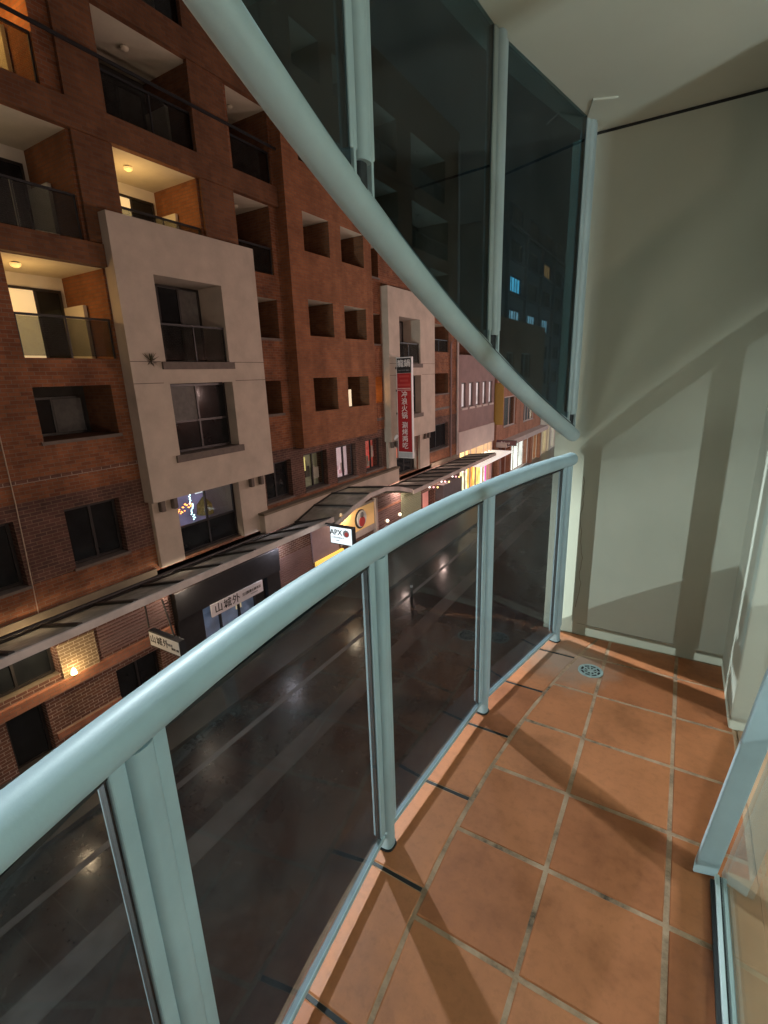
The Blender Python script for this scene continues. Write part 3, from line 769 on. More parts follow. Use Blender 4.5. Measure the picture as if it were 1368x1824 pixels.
# concrete string course and moulded brick bands
P(MB().box(FX - .05, FX + .06, -10, 7.7, -3.92, -3.66), 'string_course', M['concrete'])
P(MB().box(FX - .05, FX + .06, 12.4, 20.7, -3.92, -3.70), 'string_course', M['concrete'])
P(MB().box(FX - .05, FX + .06, 25.9, 30, -3.92, -3.66), 'string_course', M['concrete'])
for za in (-.62,): 
    P(MB().box(FX - .04, FX + .03, -10, 7.7, za, za + .09), 'brick_band', M['brick_dark'])
    P(MB().box(FX - .04, FX + .03, 25.9, 28.6, za, za + .14), 'brick_band', M['render_sill'])
    P(MB().box(FX - .04, FX + .03, 19.45, 20.7, za, za + .14), 'brick_band', M['render_sill'])
# brick columns and beams of the loggias stand slightly proud
for (y0, y1, z0, z1) in ((7.42, 8.36, 4.75, 14.4), (10.92, 12.14, 5.0, 14.4)):
    P(MB().box(FX - .02, FX + .10, y0, y1, z0, z1), 'column', M['brick_brown_and_shade'])
for (y0, y1, z0, z1) in ((-10, 14.1, 7.01, 7.60), (-10, 14.1, 9.79, 10.42), (-10, 7.7, 4.22, 4.72), (-10, 14.1, 12.58, 13.1)):
    P(MB().box(FX - .02, FX + .16, y0, y1, z0, z1), 'beam', M['brick_brown_and_shade'])
for z in (8.72,):
    P(MB().box(FX + .17, FX + .21, -10, 14.1, z - .07, z), 'rail', M['black_metal'])
# projecting brick box with six square openings
BX = FX + .42
BH = [(a, b_, z0, z0 + 1.25) for z0 in (.22, 2.98, 5.82, 8.6, 11.3) for a, b_ in ((14.95, 16.45), (17.2, 18.8))]
front(BX, 14.12, 19.38, -1.08, 14.5, BH, 'wall', M['brick_red'])
P(MB().quad((FX,14.12,-1.08),(BX,14.12,-1.08),(BX,14.12,14.5),(FX,14.12,14.5)).quad((FX,19.38,-1.08),(BX,19.38,-1.08),(BX,19.38,14.5),(FX,19.38,14.5)).quad((FX,14.12,-1.08),(BX,14.12,-1.08),(BX,19.38,-1.08),(FX,19.38,-1.08)).quad((FX,14.12,14.5),(BX,14.12,14.5),(BX,19.38,14.5),(FX,19.38,14.5)), 'side_wall', M['brick_red'])
cream_lit = em('lit_cream_blind', (.95, .78, .5), .55)
for i, h in enumerate(BH):
    recess(BX, h, 1.5, M['brick_brown_and_shade'], M['soffit'], M['brick_brown_and_shade'], M['dark_room'])  # shade inside the openings put into the darker reveal brick
    pm = [M['dark_pane'], curt]
    wv = window(BX - 1.4, h[0] + .05, h[1] - .05, h[2] + .02, h[3] - .2, cols=2, panes=pm)
    if i == 0: P(MB().box(BX - .30, BX - .28, h[0] + .006, h[0] + .30, h[2] + .45, h[3] - .03), 'curtain', cream_lit)
    if i == 1: P(MB().box(BX - .42, BX - .40, h[0] + .1, h[0] + .78, h[2] + .012, h[2] + .72), 'screen', cream_lit)
# cream bays
def bay(ya, yb, dy):
    X = FX + .40; zt, zb = 5.42, -1.70
    wy0, wy1 = ya + 1.03, ya + 3.25
    HB = [(wy0, wy1, 2.02, 4.18), (wy0 + .02, wy1 + .02, -.52, 1.44)]
    front(X, ya, yb, zb, zt, HB, 'bay_front', M['render_cream'])
    P(MB().quad((FX,ya,zb),(X,ya,zb),(X,ya,zt),(FX,ya,zt)).quad((FX,yb,zb),(X,yb,zb),(X,yb,zt),(FX,yb,zt)).quad((FX,ya,zb),(X,ya,zb),(X,yb,zb),(FX,yb,zb)).quad((FX,ya,zt),(X,ya,zt),(X,yb,zt),(FX,yb,zt)), 'bay_side', M['render_cream'])
    for k, h in enumerate(HB):
        recess(X, h, 1.1 if k == 0 else .45, M['render_cream'], M['render_cream'], M['render_sill'], M['dark_room'])
        if k == 0:
            window(X - 1.0, h[0] + .02, h[1] - .02, h[2] + .02, h[3] - .02, cols=3, panes=[curt, M['dark_pane'], curt], fw=.06)
            railing(X - .12, h[0] + .005, h[1] - .005, h[2] + .001, 3.02)
        else:
            window(X - .35, h[0] + .02, h[1] - .02, h[2] + .02, h[3] - .02, cols=2, trans=[.45], fw=.06, panes=[M['dark_pane'], M['dark_pane'], curt, M['dark_pane']])
        P(MB().box(X - .1, X + .07, h[0] - .14, h[1] + .14, h[2] - .20, h[2] - .001), 'sill', M['render_sill'])
    P(MB().box(X - .01, X + .004, ya, yb, 1.99, 2.015), 'joint', M['rubber']) if False else None
    for za in (2.01, 1.46):
        P(MB().box(X - .002, X + .003, ya + .002, wy0 - .16, za, za + .018), 'joint', M['render_sill'])
        P(MB().box(X - .002, X + .003, wy1 + .16, yb - .002, za, za + .018), 'joint', M['render_sill'])
    # piers under the bay and their consoles
    for (a, b_) in ((ya + .1, ya + .90), (yb - 1.42, yb - .22)):
        P(MB().box(FX - .02, FX + .14, a, b_, -3.68, zb + .01), 'pier', M['render_cream'], bevel=.01)
    for yy in (ya + .28, ya + .68, yb - 1.0, yb - .55):
        P(MB().prism([(0, 0), (.22, 0), (.20, -.10), (.02, -.34), (0, -.34)], 0, .14, (Vector((FX + .141, yy, zb)), Vector((1, 0, 0)), Vector((0, 0, 1)))) if False else MB().box(FX + .141, FX + .30, yy, yy + .15, zb - .34, zb - .002), 'console', M['render_sill'], bevel=.03)
bay(7.72, 12.42, 0)
bay(20.72, 25.72, 13)
# cream parapet upstand in front of the first floor windows
P(MB().box(FX + .12, FX + .40, 11.75, 21.4, -3.78, -3.12), 'parapet', M['render_cream'], bevel=.02)
P(MB().box(FX + .10, FX + .43, 11.72, 21.43, -3.12, -3.04), 'parapet_coping', M['concrete'])
# plant growing out of the bay's joint
pl = thing('wall_weed', 'small dark weed sprouting from the joint of the cream bay', 'plant', (FX + .41, 8.3, 2.02))
rnd = random.Random(2); b = MB()
for k in range(46):
    a = rnd.uniform(0, 6.28); e = rnd.uniform(-.7, 1.2); L = rnd.uniform(.1, .34)
    d = Vector((abs(math.cos(a)) * math.cos(e), math.sin(a) * math.cos(e), math.sin(e))) * L
    o = Vector((FX + .405, 8.3, 2.03)); sd = Vector((0, 0, 1)).cross(d).normalized() * .018 if d.length else Vector((0,.01,0))
    b.quad(o, o + d * .5 + sd, o + d, o + d * .5 - sd)
keep(b.build('leaves', paint('weed_green', (.06, .055, .025), .8)), pl)
keep(MB().tube([(FX + .39, 8.3, 2.0), (FX + .46, 8.3, 2.06)], .012, 5).build('stem', M['render_sill']), pl)
# conduit on the left
tag(MB().tube([(FX + .03, 4.62, -3.7), (FX + .03, 4.70, -1.0), (FX + .03, 4.74, 4.6)], .012, 6).build('conduit', paint('pale_conduit', (.42, .33, .25), .7)), 'thin pale conduit running up the brick wall', 'conduit')
# downpipes
tag(MB().tube([(FX + .1, 29.75, -3.7), (FX + .1, 29.75, 14)], .07, 8).build('downpipe', M['pale_render']), 'pale downpipe at the corner of the brick building', 'downpipe')
tag(MB().tube([(FX + .08, 28.75, -3.7), (FX + .08, 28.75, 3.2), (FX + .3, 28.75, 3.5)], .05, 8).build('downpipe', M['grey_clad']), 'dark downpipe on the brick between the openings', 'downpipe')

# ---- ground floor shop wall under the canopy
GX = FX + .1
GH = [(3.05, 4.74, -5.34, -4.55), (3.45, 4.28, -7.39, -5.78), (6.02, 7.36, -7.39, -6.02), (7.95, 12.36, -7.39, -4.55), (14.6, 16.2, -7.39, -5.9), (24.6, 26.2, -7.39, -5.2), (26.5, 29.4, -7.39, -6.1)]
front(GX, -10, 30, GZ, -3.9, GH, 'shop_wall', M['brick_dark'])
for h in GH:
    recess(GX, h, .6, M['brick_dark'], M['dark_room'], M['concrete'], M['dark_room'])
window(GX - .2, 3.07, 4.72, -5.32, -4.57, cols=2)
window(GX - .2, 3.47, 4.26, -7.3, -5.8, cols=1)
window(GX - .2, 6.04, 7.34, -7.3, -6.04, cols=2)
P(MB().box(GX - .01, GX + .05, 4.78, 5.66, -5.52, -4.60), 'pale_brick_panel', M['brick_pale'])
P(MB().box(GX - .02, GX + .10, -10, 7.85, -5.78, -5.52), 'ledge', M['brick_orange'])
P(MB().box(GX - .02, GX + .08, 4.35, 6.0, -6.98, -6.80), 'ledge', M['brick_orange'])
# slatted timber panel between ledge and canopy
for k in range(9):
    z = -5.42 + k * .095
    P(MB().box(GX + .003, GX + .04, 5.75, 7.85, z, z + .055), 'slat', M['grey_clad'])
# small lit wall lamp
wlmp = thing('wall_lamp', 'small glowing wall lamp on the brick ledge below the pale brick panel', 'lamp', (GX + .1, 4.98, -5.5))
keep(MB().tube([(GX + .05, 4.98, -5.50), (GX + .13, 4.98, -5.50), (GX + .13, 4.98, -5.44)], .018, 6).build('bracket', M['black_metal']), wlmp)
keep(MB().tube([(GX + .13, 4.98, -5.44), (GX + .13, 4.98, -5.34), (GX + .13, 4.98, -5.28)], [.075, .055, .02], 10).build('shade', em('wall_lamp_glow', (1, .72, .3), 9), smooth=True), wlmp)
Lw = bpy.data.lights.new('lamp_light', 'POINT'); Lw.energy = 14; Lw.color = (1, .7, .35); Lw.shadow_soft_size = .06
lo = bpy.data.objects.new('lamp_light', Lw); COL.objects.link(lo); lo.location = (GX + .32, 4.98, -5.3); keep(lo, wlmp)
# black shopfront
bs = thing('black_shopfront', 'black framed shopfront with a dark fascia and dim blue interior', 'shopfront', (GX, 10, GZ))
kb(MB().box(GX, GX + .22, 7.95, 12.36, -5.40, -4.52), 'fascia', M['black_metal'], bs, bevel=.01)
kb(MB().box(GX, GX + .16, 7.95, 8.85, GZ, -5.40), 'side_panel', M['black_metal'], bs)
kb(MB().box(GX, GX + .16, 11.7, 12.36, GZ, -5.40), 'side_panel', M['black_metal'], bs)
for yy in (9.55, 10.35, 11.1):
    kb(MB().box(GX + .02, GX + .10, yy - .03, yy + .03, GZ, -5.402), 'mullion', M['black_metal'], bs)
kb(MB().box(GX + .03, GX + .04, 8.852, 11.698, GZ + .01, -5.404), 'glass', M['glass_clear'], bs)
kb(MB().box(GX - .55, GX - .5, 8.9, 11.6, -6.9, -5.6), 'interior_panel', em('blue_interior', (.22, .30, .48), .28, .8, 2.5), bs)
kb(MB().box(GX - .4, GX - .37, 10.6, 10.85, -6.35, -5.9), 'menu_board', em('cream_menu', (.9, .7, .45), .45), bs)
# text helper
def text_mesh(body, size, mat, loc, xdir, updir, parent=None, name='lettering', align='CENTER', depth=.004, bold=0):
    cu = bpy.data.curves.new('t', 'FONT'); cu.body = body; cu.size = size; cu.align_x = align; cu.align_y = 'CENTER'; cu.extrude = depth; cu.offset = bold
    cu.resolution_u = 2
    ob = bpy.data.objects.new('t', cu); COL.objects.link(ob)
    dg = bpy.context.evaluated_depsgraph_get(); me = bpy.data.meshes.new_from_object(ob.evaluated_get(dg))
    bpy.data.objects.remove(ob)
    xd = Vector(xdir).normalized(); ud = Vector(updir).normalized(); nd = xd.cross(ud)
    mt = Matrix((xd, ud, nd)).transposed().to_4x4(); mt.translation = Vector(loc); me.transform(mt)
    me.materials.clear(); me.materials.append(mat)
    o = bpy.data.objects.new(name, me); COL.objects.link(o)
    if parent: keep(o, parent)
    return o
YD = (0, 1, 0); UPV = (0, 0, 1)
# fascia sign, faces the lane (+x): reading direction is +y
sg = thing('shop_name_sign', 'long white name board with black brush characters on the black fascia', 'sign', (GX + .23, 10.2, -5.6))
kb(MB().box(GX + .221, GX + .27, 9.10, 11.36, -5.80, -5.38), 'board', paint('sign_white_lit', (.80, .78, .82), .5, .03), sg)
for k, ch in enumerate('山城外'): text_mesh(ch, .34, M['black_ink'], (GX + .272, 9.38 + k * .37, -5.59), YD, UPV, sg, bold=.002)
text_mesh('重慶', .13, M['grey_ink'], (GX + .272, 10.52, -5.57), YD, UPV, sg)
text_mesh('重慶火鍋老店', .11, M['black_ink'], (GX + .272, 10.93, -5.56), YD, UPV, sg)
text_mesh('CHONGQING', .05, M['grey_ink'], (GX + .272, 10.93, -5.68), YD, UPV, sg)
# blade signs face up the lane towards -y : reading direction is +x
XD = (1, 0, 0)
def blade(name, label, x0, x1, y, z0, z1, board, frame, cut=False, th=.09):
    t = thing(name, label, 'sign', ((x0 + x1) / 2, y, z0))
    kb(MB().box(x0 - .035, x1 + .035, y + .003, y + th, z0 - .035, z1 + .035), 'case', frame, t, bevel=.008)
    kb(MB().box(x0, x1, y - .006, y + .01, z0, z1), 'face', board, t)
    return t
b1 = blade('hanging_sign', 'white hanging sign with black characters below the canopy beside the black shopfront', -10.80, -9.66, 6.2, -4.86, -4.50, paint('sign_face_white', (.78, .77, .74), .5, .04), M['black_metal'], th=.16)
for k, ch in enumerate('山城外'): text_mesh(ch, .23, M['black_ink'], (-10.66 + k * .25, 6.192, -4.67), XD, UPV, b1, bold=.0015)
text_mesh('重慶', .08, M['grey_ink'], (-9.98, 6.192, -4.66), XD, UPV, b1)
text_mesh('重慶火鍋', .07, M['black_ink'], (-9.82, 6.192, -4.74), XD, UPV, b1)
keep(MB().bar((-10.9, 6.28, -4.44), (-10.9, 6.28, -3.55), .03, .03, (1,0,0)).build('hanger', M['black_metal']), b1)
keep(MB().bar((-9.9, 6.28, -4.44), (-10.15, 6.28, -3.5), .03, .03, (1,0,0)).build('hanger', M['black_metal']), b1)
b2 = blade('lightbox_sign', 'small glowing white lightbox sign lettered APX below the canopy edge', -9.90, -9.02, 12.6, -4.02, -3.44, em('lightbox_white', (.74, .84, .95), .75), M['black_metal'], th=.2)
text_mesh('APX', .27, M['black_ink'], (-9.66, 12.591, -3.63), XD, UPV, b2, bold=.004)
text_mesh('CONVENIENCE', .075, M['grey_ink'], (-9.60, 12.591, -3.81), XD, UPV, b2)
text_mesh('MART', .06, M['grey_ink'], (-9.60, 12.591, -3.91), XD, UPV, b2)
lg = MB().tube([(-9.24, 12.594, -3.63), (-9.24, 12.588, -3.63)], .13, 16); keep(lg.build('logo', M['grey_ink']), b2)
lg = MB().tube([(-9.22, 12.5885, -3.65), (-9.22, 12.586, -3.65)], .085, 14); keep(lg.build('logo', M['red_light_vinyl']), b2)
keep(MB().bar((-9.6, 12.7, -3.40), (-10.2, 12.7, -3.40), .05, .05).build('hanger', M['black_metal']), b2)
# tall red blade sign on the second bay
b3 = blade('vertical_banner_sign', 'tall red vertical sign with white Chinese characters on the second cream bay', -11.98, -11.22, 21.2, -2.22, 1.55, M['red_vinyl'], M['white_plastic'], th=.16)
keep(MB().box(-11.98, -11.22, 21.192, 21.21, 1.56, 2.24).build('black_header', M['black_metal']), b3)
keep(MB().box(-12.015, -11.185, 21.215, 21.36, 1.55, 2.29).build('case', M['white_plastic']), b3)
keep(MB().box(-11.98, -11.22, 21.192, 21.21, -2.50, -2.26).build('footer', paint('grey_footer', (.45, .46, .48), .5)), b3)
keep(MB().box(-12.015, -11.185, 21.215, 21.36, -2.54, -2.25).build('case', M['white_plastic']), b3)
text_mesh('龍鍋', .36, M['white_ink'], (-11.6, 21.188, 1.98), XD, UPV, b3, bold=.004)
text_mesh('HOT POT BBQ', .09, M['grey_ink'], (-11.6, 21.188, 1.68), XD, UPV, b3)
for k, (wd) in enumerate((.56, .46, .66)):
    keep(MB().box(-11.6 - wd / 2, -11.6 + wd / 2, 21.189, 21.196, 1.36 - k * .20, 1.46 - k * .20).build('small_print', M['red_light_vinyl']), b3)
for zz in (.84, .76): keep(MB().box(-11.96, -11.24, 21.189, 21.196, zz, zz + .02).build('rule', M['white_ink']), b3)
for k, ch in enumerate('冲浪火锅'): text_mesh(ch, .34, M['white_ink'], (-11.6, 21.188, .55 - k * .335), XD, UPV, b3, bold=.0015)
for k, ch in enumerate('涮烤两吃'): text_mesh(ch, .34, M['white_ink'], (-11.6, 21.188, -.93 - k * .335), XD, UPV, b3, bold=.0015)
for zz in (1.75, .7, -.4): keep(MB().box(FX + .41, -12.02, 21.24, 21.32, zz, zz + .1).build('arm', M['black_metal']), b3)
# spotlight beside it
sp_ = thing('sign_spotlight', 'small white spotlight beside the red vertical sign', 'lamp', (-12.05, 21.0, -1.55))
keep(MB().tube([(-12.08, 20.95, -1.6), (-12.0, 21.05, -1.45), (-11.98, 21.1, -1.42)], [.05, .09, .08], 10).build('shade', M['white_plastic']), sp_)
keep(MB().bar((FX + .4, 21.0, -1.6), (-12.05, 21.0, -1.58), .03, .03).build('bracket', M['black_metal']), sp_)

# further shopfronts to the right
s1 = thing('brick_shopfront', 'narrow brick shopfront with ribbed shutter and a lit yellow strip', 'shopfront', (GX, 14, GZ))
for k in range(14): kb(MB().box(GX + .003, GX + .03, 12.45, 14.4, -6.3 + k * .09, -6.3 + k * .09 + .06), 'slat', M['grey_clad'], s1)
kb(MB().box(GX, GX + .06, 14.45, 16.25, -5.88, -4.5), 'panel', paint('mauve_panel', (.34, .25, .27), .6, .08), s1)
kb(MB().box(GX, GX + .12, 14.6, 16.5, -6.10, -5.90), 'light_strip', em('yellow_strip', (1, .62, .12), .9), s1)
s2 = thing('yellow_board_shopfront', 'shopfront with an amber board and a round red and white emblem', 'shopfront', (GX, 17.6, GZ))
kb(MB().box(GX, GX + .10, 16.35, 19.15, -5.45, -4.35), 'board', em('amber_board', (.85, .50, .20), .30, .15, 1.2), s2)
kb(MB().box(GX + .10, GX + .13, 16.3, 19.2, -4.36, -4.24), 'trim', M['steel'], s2); kb(MB().box(GX + .10, GX + .13, 16.3, 19.2, -5.75, -5.46), 'trim', M['steel'], s2)
kb(MB().box(GX, GX + .2, 19.2, 19.36, GZ, -4.2), 'pilaster', M['pale_render'], s2)
def disc(x, y, z, r, th=.02, sq=1.0, n=20):
    b = MB(); 
    for xx in (x, x + th):
        for i in range(n):
            a = 2 * math.pi * i / n; b.v.append((xx, y + r * sq * math.cos(a), z + r * math.sin(a)))
    for i in range(n): b.f.append((i, (i + 1) % n, n + (i + 1) % n, n + i))
    b.f += [tuple(range(n))[::-1], tuple(range(n, 2 * n))]; return b
kb(disc(GX + .101, 17.95, -4.92, .46), 'emblem', M['black_metal'], s2)
kb(disc(GX + .122, 18.02, -4.92, .40), 'emblem', M['white_plastic'], s2)
kb(disc(GX + .143, 18.02, -5.06, .24), 'emblem', M['red_light_vinyl'], s2)
kb(disc(GX + .143, 18.02, -4.74, .14), 'emblem', M['grey_ink'], s2)
s3 = thing('slatted_shopfront', 'shopfront of brown slatted panels and a pale green shutter', 'shopfront', (GX, 22, GZ))
for k in range(14): kb(MB().box(GX + .003, GX + .05, 19.4, 21.9, -6.0 + k * .12, -6.0 + k * .12 + .07), 'slat', M['grey_clad'], s3)
gsh = paint('green_shutter', (.36, .40, .26), .6, .05)
for k in range(16): kb(MB().box(GX + .003, GX + .05, 22.0, 24.3, -6.2 + k * .10, -6.2 + k * .10 + .07), 'slat', gsh, s3)
kb(MB().box(GX + .05, GX + .09, 19.4, 21.9, -5.02, -4.9), 'rail', M['brick_orange'], s3)
for yy in (20.3, 21.6): kb(MB().ball((GX + .16, yy, -5.65), .09, 8, 6), 'bulb', em('shop_bulb', (1, .85, .6), 2.0), s3)
s4b = [(24.5 + i * .55, -4.75 - .12 * (i % 3)) for i in range(11)]
s4 = thing('grey_box_shopfront', 'shopfront with a dark grey fascia box above pink seats', 'shopfront', (GX, 27, GZ))
kb(MB().box(GX, GX + .5, 26.4, 29.4, -6.0, -5.05), 'fascia', paint('grey_fascia', (.13, .11, .115), .6), s4)
for i, (yy, zz) in enumerate(s4b): kb(MB().ball((GX + .5, yy, zz), .06, 8, 5), 'bulb', [em('bulb_white', (1, .93, .85), 2.2), em('bulb_pink', (1, .45, .5), 1.6), em('bulb_gold', (1, .7, .25), 2.0)][i % 3], s4)
kb(MB().box(GX - .4, GX - .36, 24.7, 26.1, -7.2, -5.3), 'interior_panel', em('pink_interior', (.85, .38, .32), .35, .6, 1), s4)
kb(MB().box(GX + .05, GX + .5, 25.0, 28.8, -7.2, -6.5), 'seat', em('pink_seat', (.8, .3, .26), .25, .3, 1), s4)

# ------------------------------------------------------------------ canopy over the shops
OX = -10.2
def canopy(name, label, y0, y1, zo, zi, step=1.22, arch=0.0, ramp_=None):
    c = thing(name, label, 'canopy', (OX, (y0 + y1) / 2, zo), 'glazed canopies over the shops')
    n = max(1, round((y1 - y0) / step)); Y = ys(y0, y1, n)
    def up(y): return arch * math.sin(math.pi * (y - y0) / (y1 - y0)) if arch else 0
    for a, b_ in zip(Y[:-1], Y[1:]):
        ua, ub = up(a), up(b_)
        g = MB()
        for t in (0, .014):
            g.v += [(FX + .46, a + .05, zi + ua + t), (OX - .06, a + .05, zo + ua + t), (OX - .06, b_ - .05, zo + ub + t), (FX + .46, b_ - .05, zi + ub + t)]
        g.f = [(3,2,1,0),(4,5,6,7),(0,1,5,4),(1,2,6,5),(2,3,7,6),(3,0,4,7)]
        kb(g, 'glass_panel', M['slat_glass'], c)
        kb(MB().bar((OX, a, zo + ua - .04), (OX, b_, zo + ub - .04), .06, .17), 'fascia', M['steel'], c)
        kb(MB().bar((FX + .42, a, zi + ua - .02), (FX + .42, b_, zi + ub - .02), .08, .14), 'wall_beam', M['rafter'], c)
    for y in Y:
        u = up(y)
        kb(MB().bar((FX + .41, y, zi + u), (OX - .05, y, zo + u), .10, .13), 'rafter', M['rafter'], c)
    return c
canopy('glass_canopy', 'long glazed canopy with steel edge over the black shopfront', -3.0, 13.2, -3.36, -3.86)
canopy('glass_canopy', 'arched glazed canopy hump over the amber board shop', 13.3, 19.2, -3.62, -3.78, 1.18, .62)
canopy('glass_canopy', 'glazed canopy with pale edge running on to the lit far shops', 19.3, 31.0, -3.70, -3.9, 1.17)
# tall cable tray and gutter under the wall end of the canopy
tag(MB().tube([(FX + .30, -4, -3.80), (FX + .30, 12, -3.80)], .05, 8).build('gutter_pipe', M['rafter']), 'dark pipe running along the wall above the canopy', 'pipe')

# ------------------------------------------------------------------ buildings further down the lane
g2 = thing('grey_building', 'purple grey clad building with a row of tall narrow windows and bright shop', 'building', (FX, 33.7, GZ))
GH2 = [(30.6 + k * 1.32, 31.4 + k * 1.32, -.75, .85) for k in range(5)] + [(30.4, 36.9, -7.39, -3.72)]
front(FX + .02, 30.02, 37.2, GZ, 2.6, GH2, 'wall', M['grey_clad'], g2)
kb(MB().box(FX - 8, FX + .02, 37.15, 37.2, GZ, 2.6), 'side_wall', M['grey_clad'], g2)
kb(MB().box(FX - 8, FX + .0, 30.02, 37.15, 2.5, 2.6), 'roof', M['concrete'], g2)
kb(MB().box(FX + .02, FX + .08, 30.05, 37.2, -3.7, -2.3), 'fascia', M['pale_render'], g2)
for k, h in enumerate(GH2[:5]):
    recess(FX + .02, h, .5, M['grey_clad'], M['grey_clad'], M['pale_render'], M['dark_room'], g2)
    window(FX - .1, h[0] + .02, h[1] - .02, h[2] + .02, h[3] - .02, g2, cols=1, pane=em('tall_pane_%d' % (k % 2), (.85, .8, .85), .34, .95, 1.6), fw=.05)
    kb(MB().box(FX + .02, FX + .12, h[0] - .08, h[1] + .08, h[2] - .14, h[2] - .002), 'sill', M['pale_render'], g2)
recess(FX + .02, GH2[5], 2.0, M['pale_render'], em('bright_ceiling', (1, .83, .55), 2.2), M['pale_render'], em('warm_shop_wall', (1, .70, .32), 1.4, .6, .8), g2)
rnd = random.Random(9)
for k, (a, b_, c_) in enumerate([(30.5, 31.2, (1, .8, .5)), (31.4, 32.2, (.75, .9, .6)), (32.5, 33.3, (1, .35, .08)), (33.5, 34.9, (1, .72, .2)), (35.1, 35.8, (1, .9, .7)), (36.0, 36.5, (.85, .1, .45))]):
    kb(MB().box(FX - .3 - rnd.random() * .6, FX - .15, a, b_, GZ + .2, -4.75 - rnd.random() * .3), 'display', em('shop_display_%d' % k, c_, 1.7, .75, 1.7), g2)
    kb(MB().box(FX - .02, FX + .06, b_ + .02, b_ + .12, GZ, -3.72), 'mullion', M['pale_render'], g2)
kb(MB().box(FX - .2, FX + 1.6, 30.3, 37.0, -4.55, -4.42), 'awning', em('pale_awning_glow', (1, .92, .85), .55), g2)

yb = blade('plain_blade_sign', 'plain mustard yellow vertical board projecting between the far shops', -12.68, -11.98, 37.8, -2.52, .6, paint('mustard', (.34, .19, .035), .6, .05), paint('mustard_edge', (.3, .16, .03), .6))
ps = blade('projecting_shop_sign', 'dark red horizontal projecting sign with pale script near the far shops', -12.55, -10.9, 38.0, -4.16, -3.80, paint('maroon', (.10, .03, .04), .5), M['black_metal'])
text_mesh('Bakery', .26, M['white_ink'], (-11.75, 37.99, -3.98), XD, UPV, ps)

g3 = thing('orange_brick_building', 'orange brick building with a blue lit window beyond the yellow sign', 'building', (FX, 44, GZ))
GH3 = [(39.7, 43.2, -3.0, -.5), (45.5, 49.5, -3.1, -.6), (39.9, 42.0, .8, 3.0), (44.0, 47.0, .8, 3.0), (38.3, 41.0, -7.39, -4.4), (41.6, 48.0, -7.39, -4.45), (48.8, 51.5, -7.39, -4.4)]
front(FX + .03, 37.9, 52.0, GZ, 5.5, GH3, 'wall', M['brick_orange'], g3)
kb(MB().box(FX - 8, FX + .02, 37.9, 37.95, GZ, 5.5), 'side_wall', M['brick_orange'], g3)
kb(MB().box(FX - 8, FX + .02, 37.95, 52, 5.42, 5.5), 'roof', M['concrete'], g3)
kb(MB().box(FX + .03, FX + .9, 37.9, 52, -4.35, -3.95), 'ledge', M['pale_render'], g3)
lit3 = [em('blue_window', (.30, .62, .95), 1.5, .85, 1.3), em('pale_window', (.7, .72, .72), .3, .5, 1), M['dark_pane'], M['dark_pane'], em('wine_shop', (.4, .1, .1), .3), em('white_shop', (.95, 1, .93), 2.2, .5, .7), em('cream_shop', (1, .9, .6), 2.0, .5, .7)]
for h, mt in zip(GH3, lit3):
    recess(FX + .03, h, .6, M['brick_orange'], M['pale_render'], M['pale_render'], mt, g3)
    window(FX - .1, h[0] + .02, h[1] - .02, h[2] + .02, h[3] - .02, g3, cols=2 if h[1] - h[0] < 4 else 4, pane=M['glass_clear'], fw=.08, fm=M['pale_render'])
for yy in (38.1, 41.3, 48.4, 51.7): kb(MB().box(FX + .03, FX + .22, yy - .22, yy + .22, GZ, -4.36), 'pilaster', M['brick_orange'], g3)
g4 = thing('pale_corner_building', 'pale stone fronted shops glowing at the far end of the lane', 'building', (FX, 65, GZ))
GH4 = [(53.0 + 4 * k, 56.2 + 4 * k, -7.39, -4.2) for k in range(8)]
front(FX + .05, 52.05, 85, GZ, -3.2, GH4, 'wall', M['pale_stone'], g4)
kb(MB().box(FX - 9, FX + .04, 52.05, 85, -3.3, -3.2), 'roof', M['concrete'], g4)
for k, h in enumerate(GH4):
    recess(FX + .05, h, .8, M['pale_stone'], M['pale_stone'], M['pale_stone'], em('far_shop_%d' % (k % 3), [(1, .88, .55), (.9, .95, .9), (1, .75, .4)][k % 3], 2.4, .6, .6), g4)
    window(FX - .2, h[0] + .02, h[1] - .02, h[2] + .02, h[3] - .02, g4, cols=2, pane=M['glass_clear'], fw=.08, fm=M['pale_render'])
# dim tower above them
tw = thing('office_tower', 'dim blue grey office block with rows of windows down the lane', 'building', (FX, 60, GZ))
TX = -13.0
TH = []
for r in range(6):
    for k in range(8): TH.append((41.9 + k * 5.2, 45.0 + k * 5.2, -2.4 + r * 2.55 + (2.4 + 0.1), -2.4 + r * 2.55 + (2.4 + 1.35)))
TH = [(a, b_, c - .0, d) for a, b_, c, d in TH]
front(TX, 39.0, 86, -3.3, 12.4, TH, 'wall', M['tower'], tw)
kb(MB().box(TX - 10, TX, 38.95, 39.0, -3.3, 12.4), 'side_wall', M['tower'], tw)
kb(MB().box(TX - 10, TX, 39.0, 86, 12.3, 12.4), 'roof', M['concrete'], tw)
kb(MB().box(TX - 2.0, TX - .4, 53.4, 57.6, 12.4, 14.2), 'plant_room', M['tower'], tw)
for i, h in enumerate(TH):
    r, k = divmod(i, 8)
    recess(TX, h, .3, M['tower'], M['tower'], M['tower'], M['dark_room'], tw)
    pm = curt
    if (r, k) == (3, 0): pm = em('tower_blue', (.25, .75, 1.0), 3.2, .4, 1)
    elif (r, k) in ((2, 0), (2, 1), (2, 2)): pm = em('tower_white', (.75, .9, 1.0), 1.5, .6, 1.2)
    elif (r, k) in ((1, 0), (1, 1), (0, 1)): pm = em('tower_dim', (.4, .65, .8), .8, .5, 1.2)
    elif (r, k) == (4, 2): pm = em('tower_orange', (1, .32, .12), 1.6, .2, 1)
    window(TX - .12, h[0] + .02, h[1] - .02, h[2] + .02, h[3] - .02, tw, cols=4, pane=pm, fw=.07)
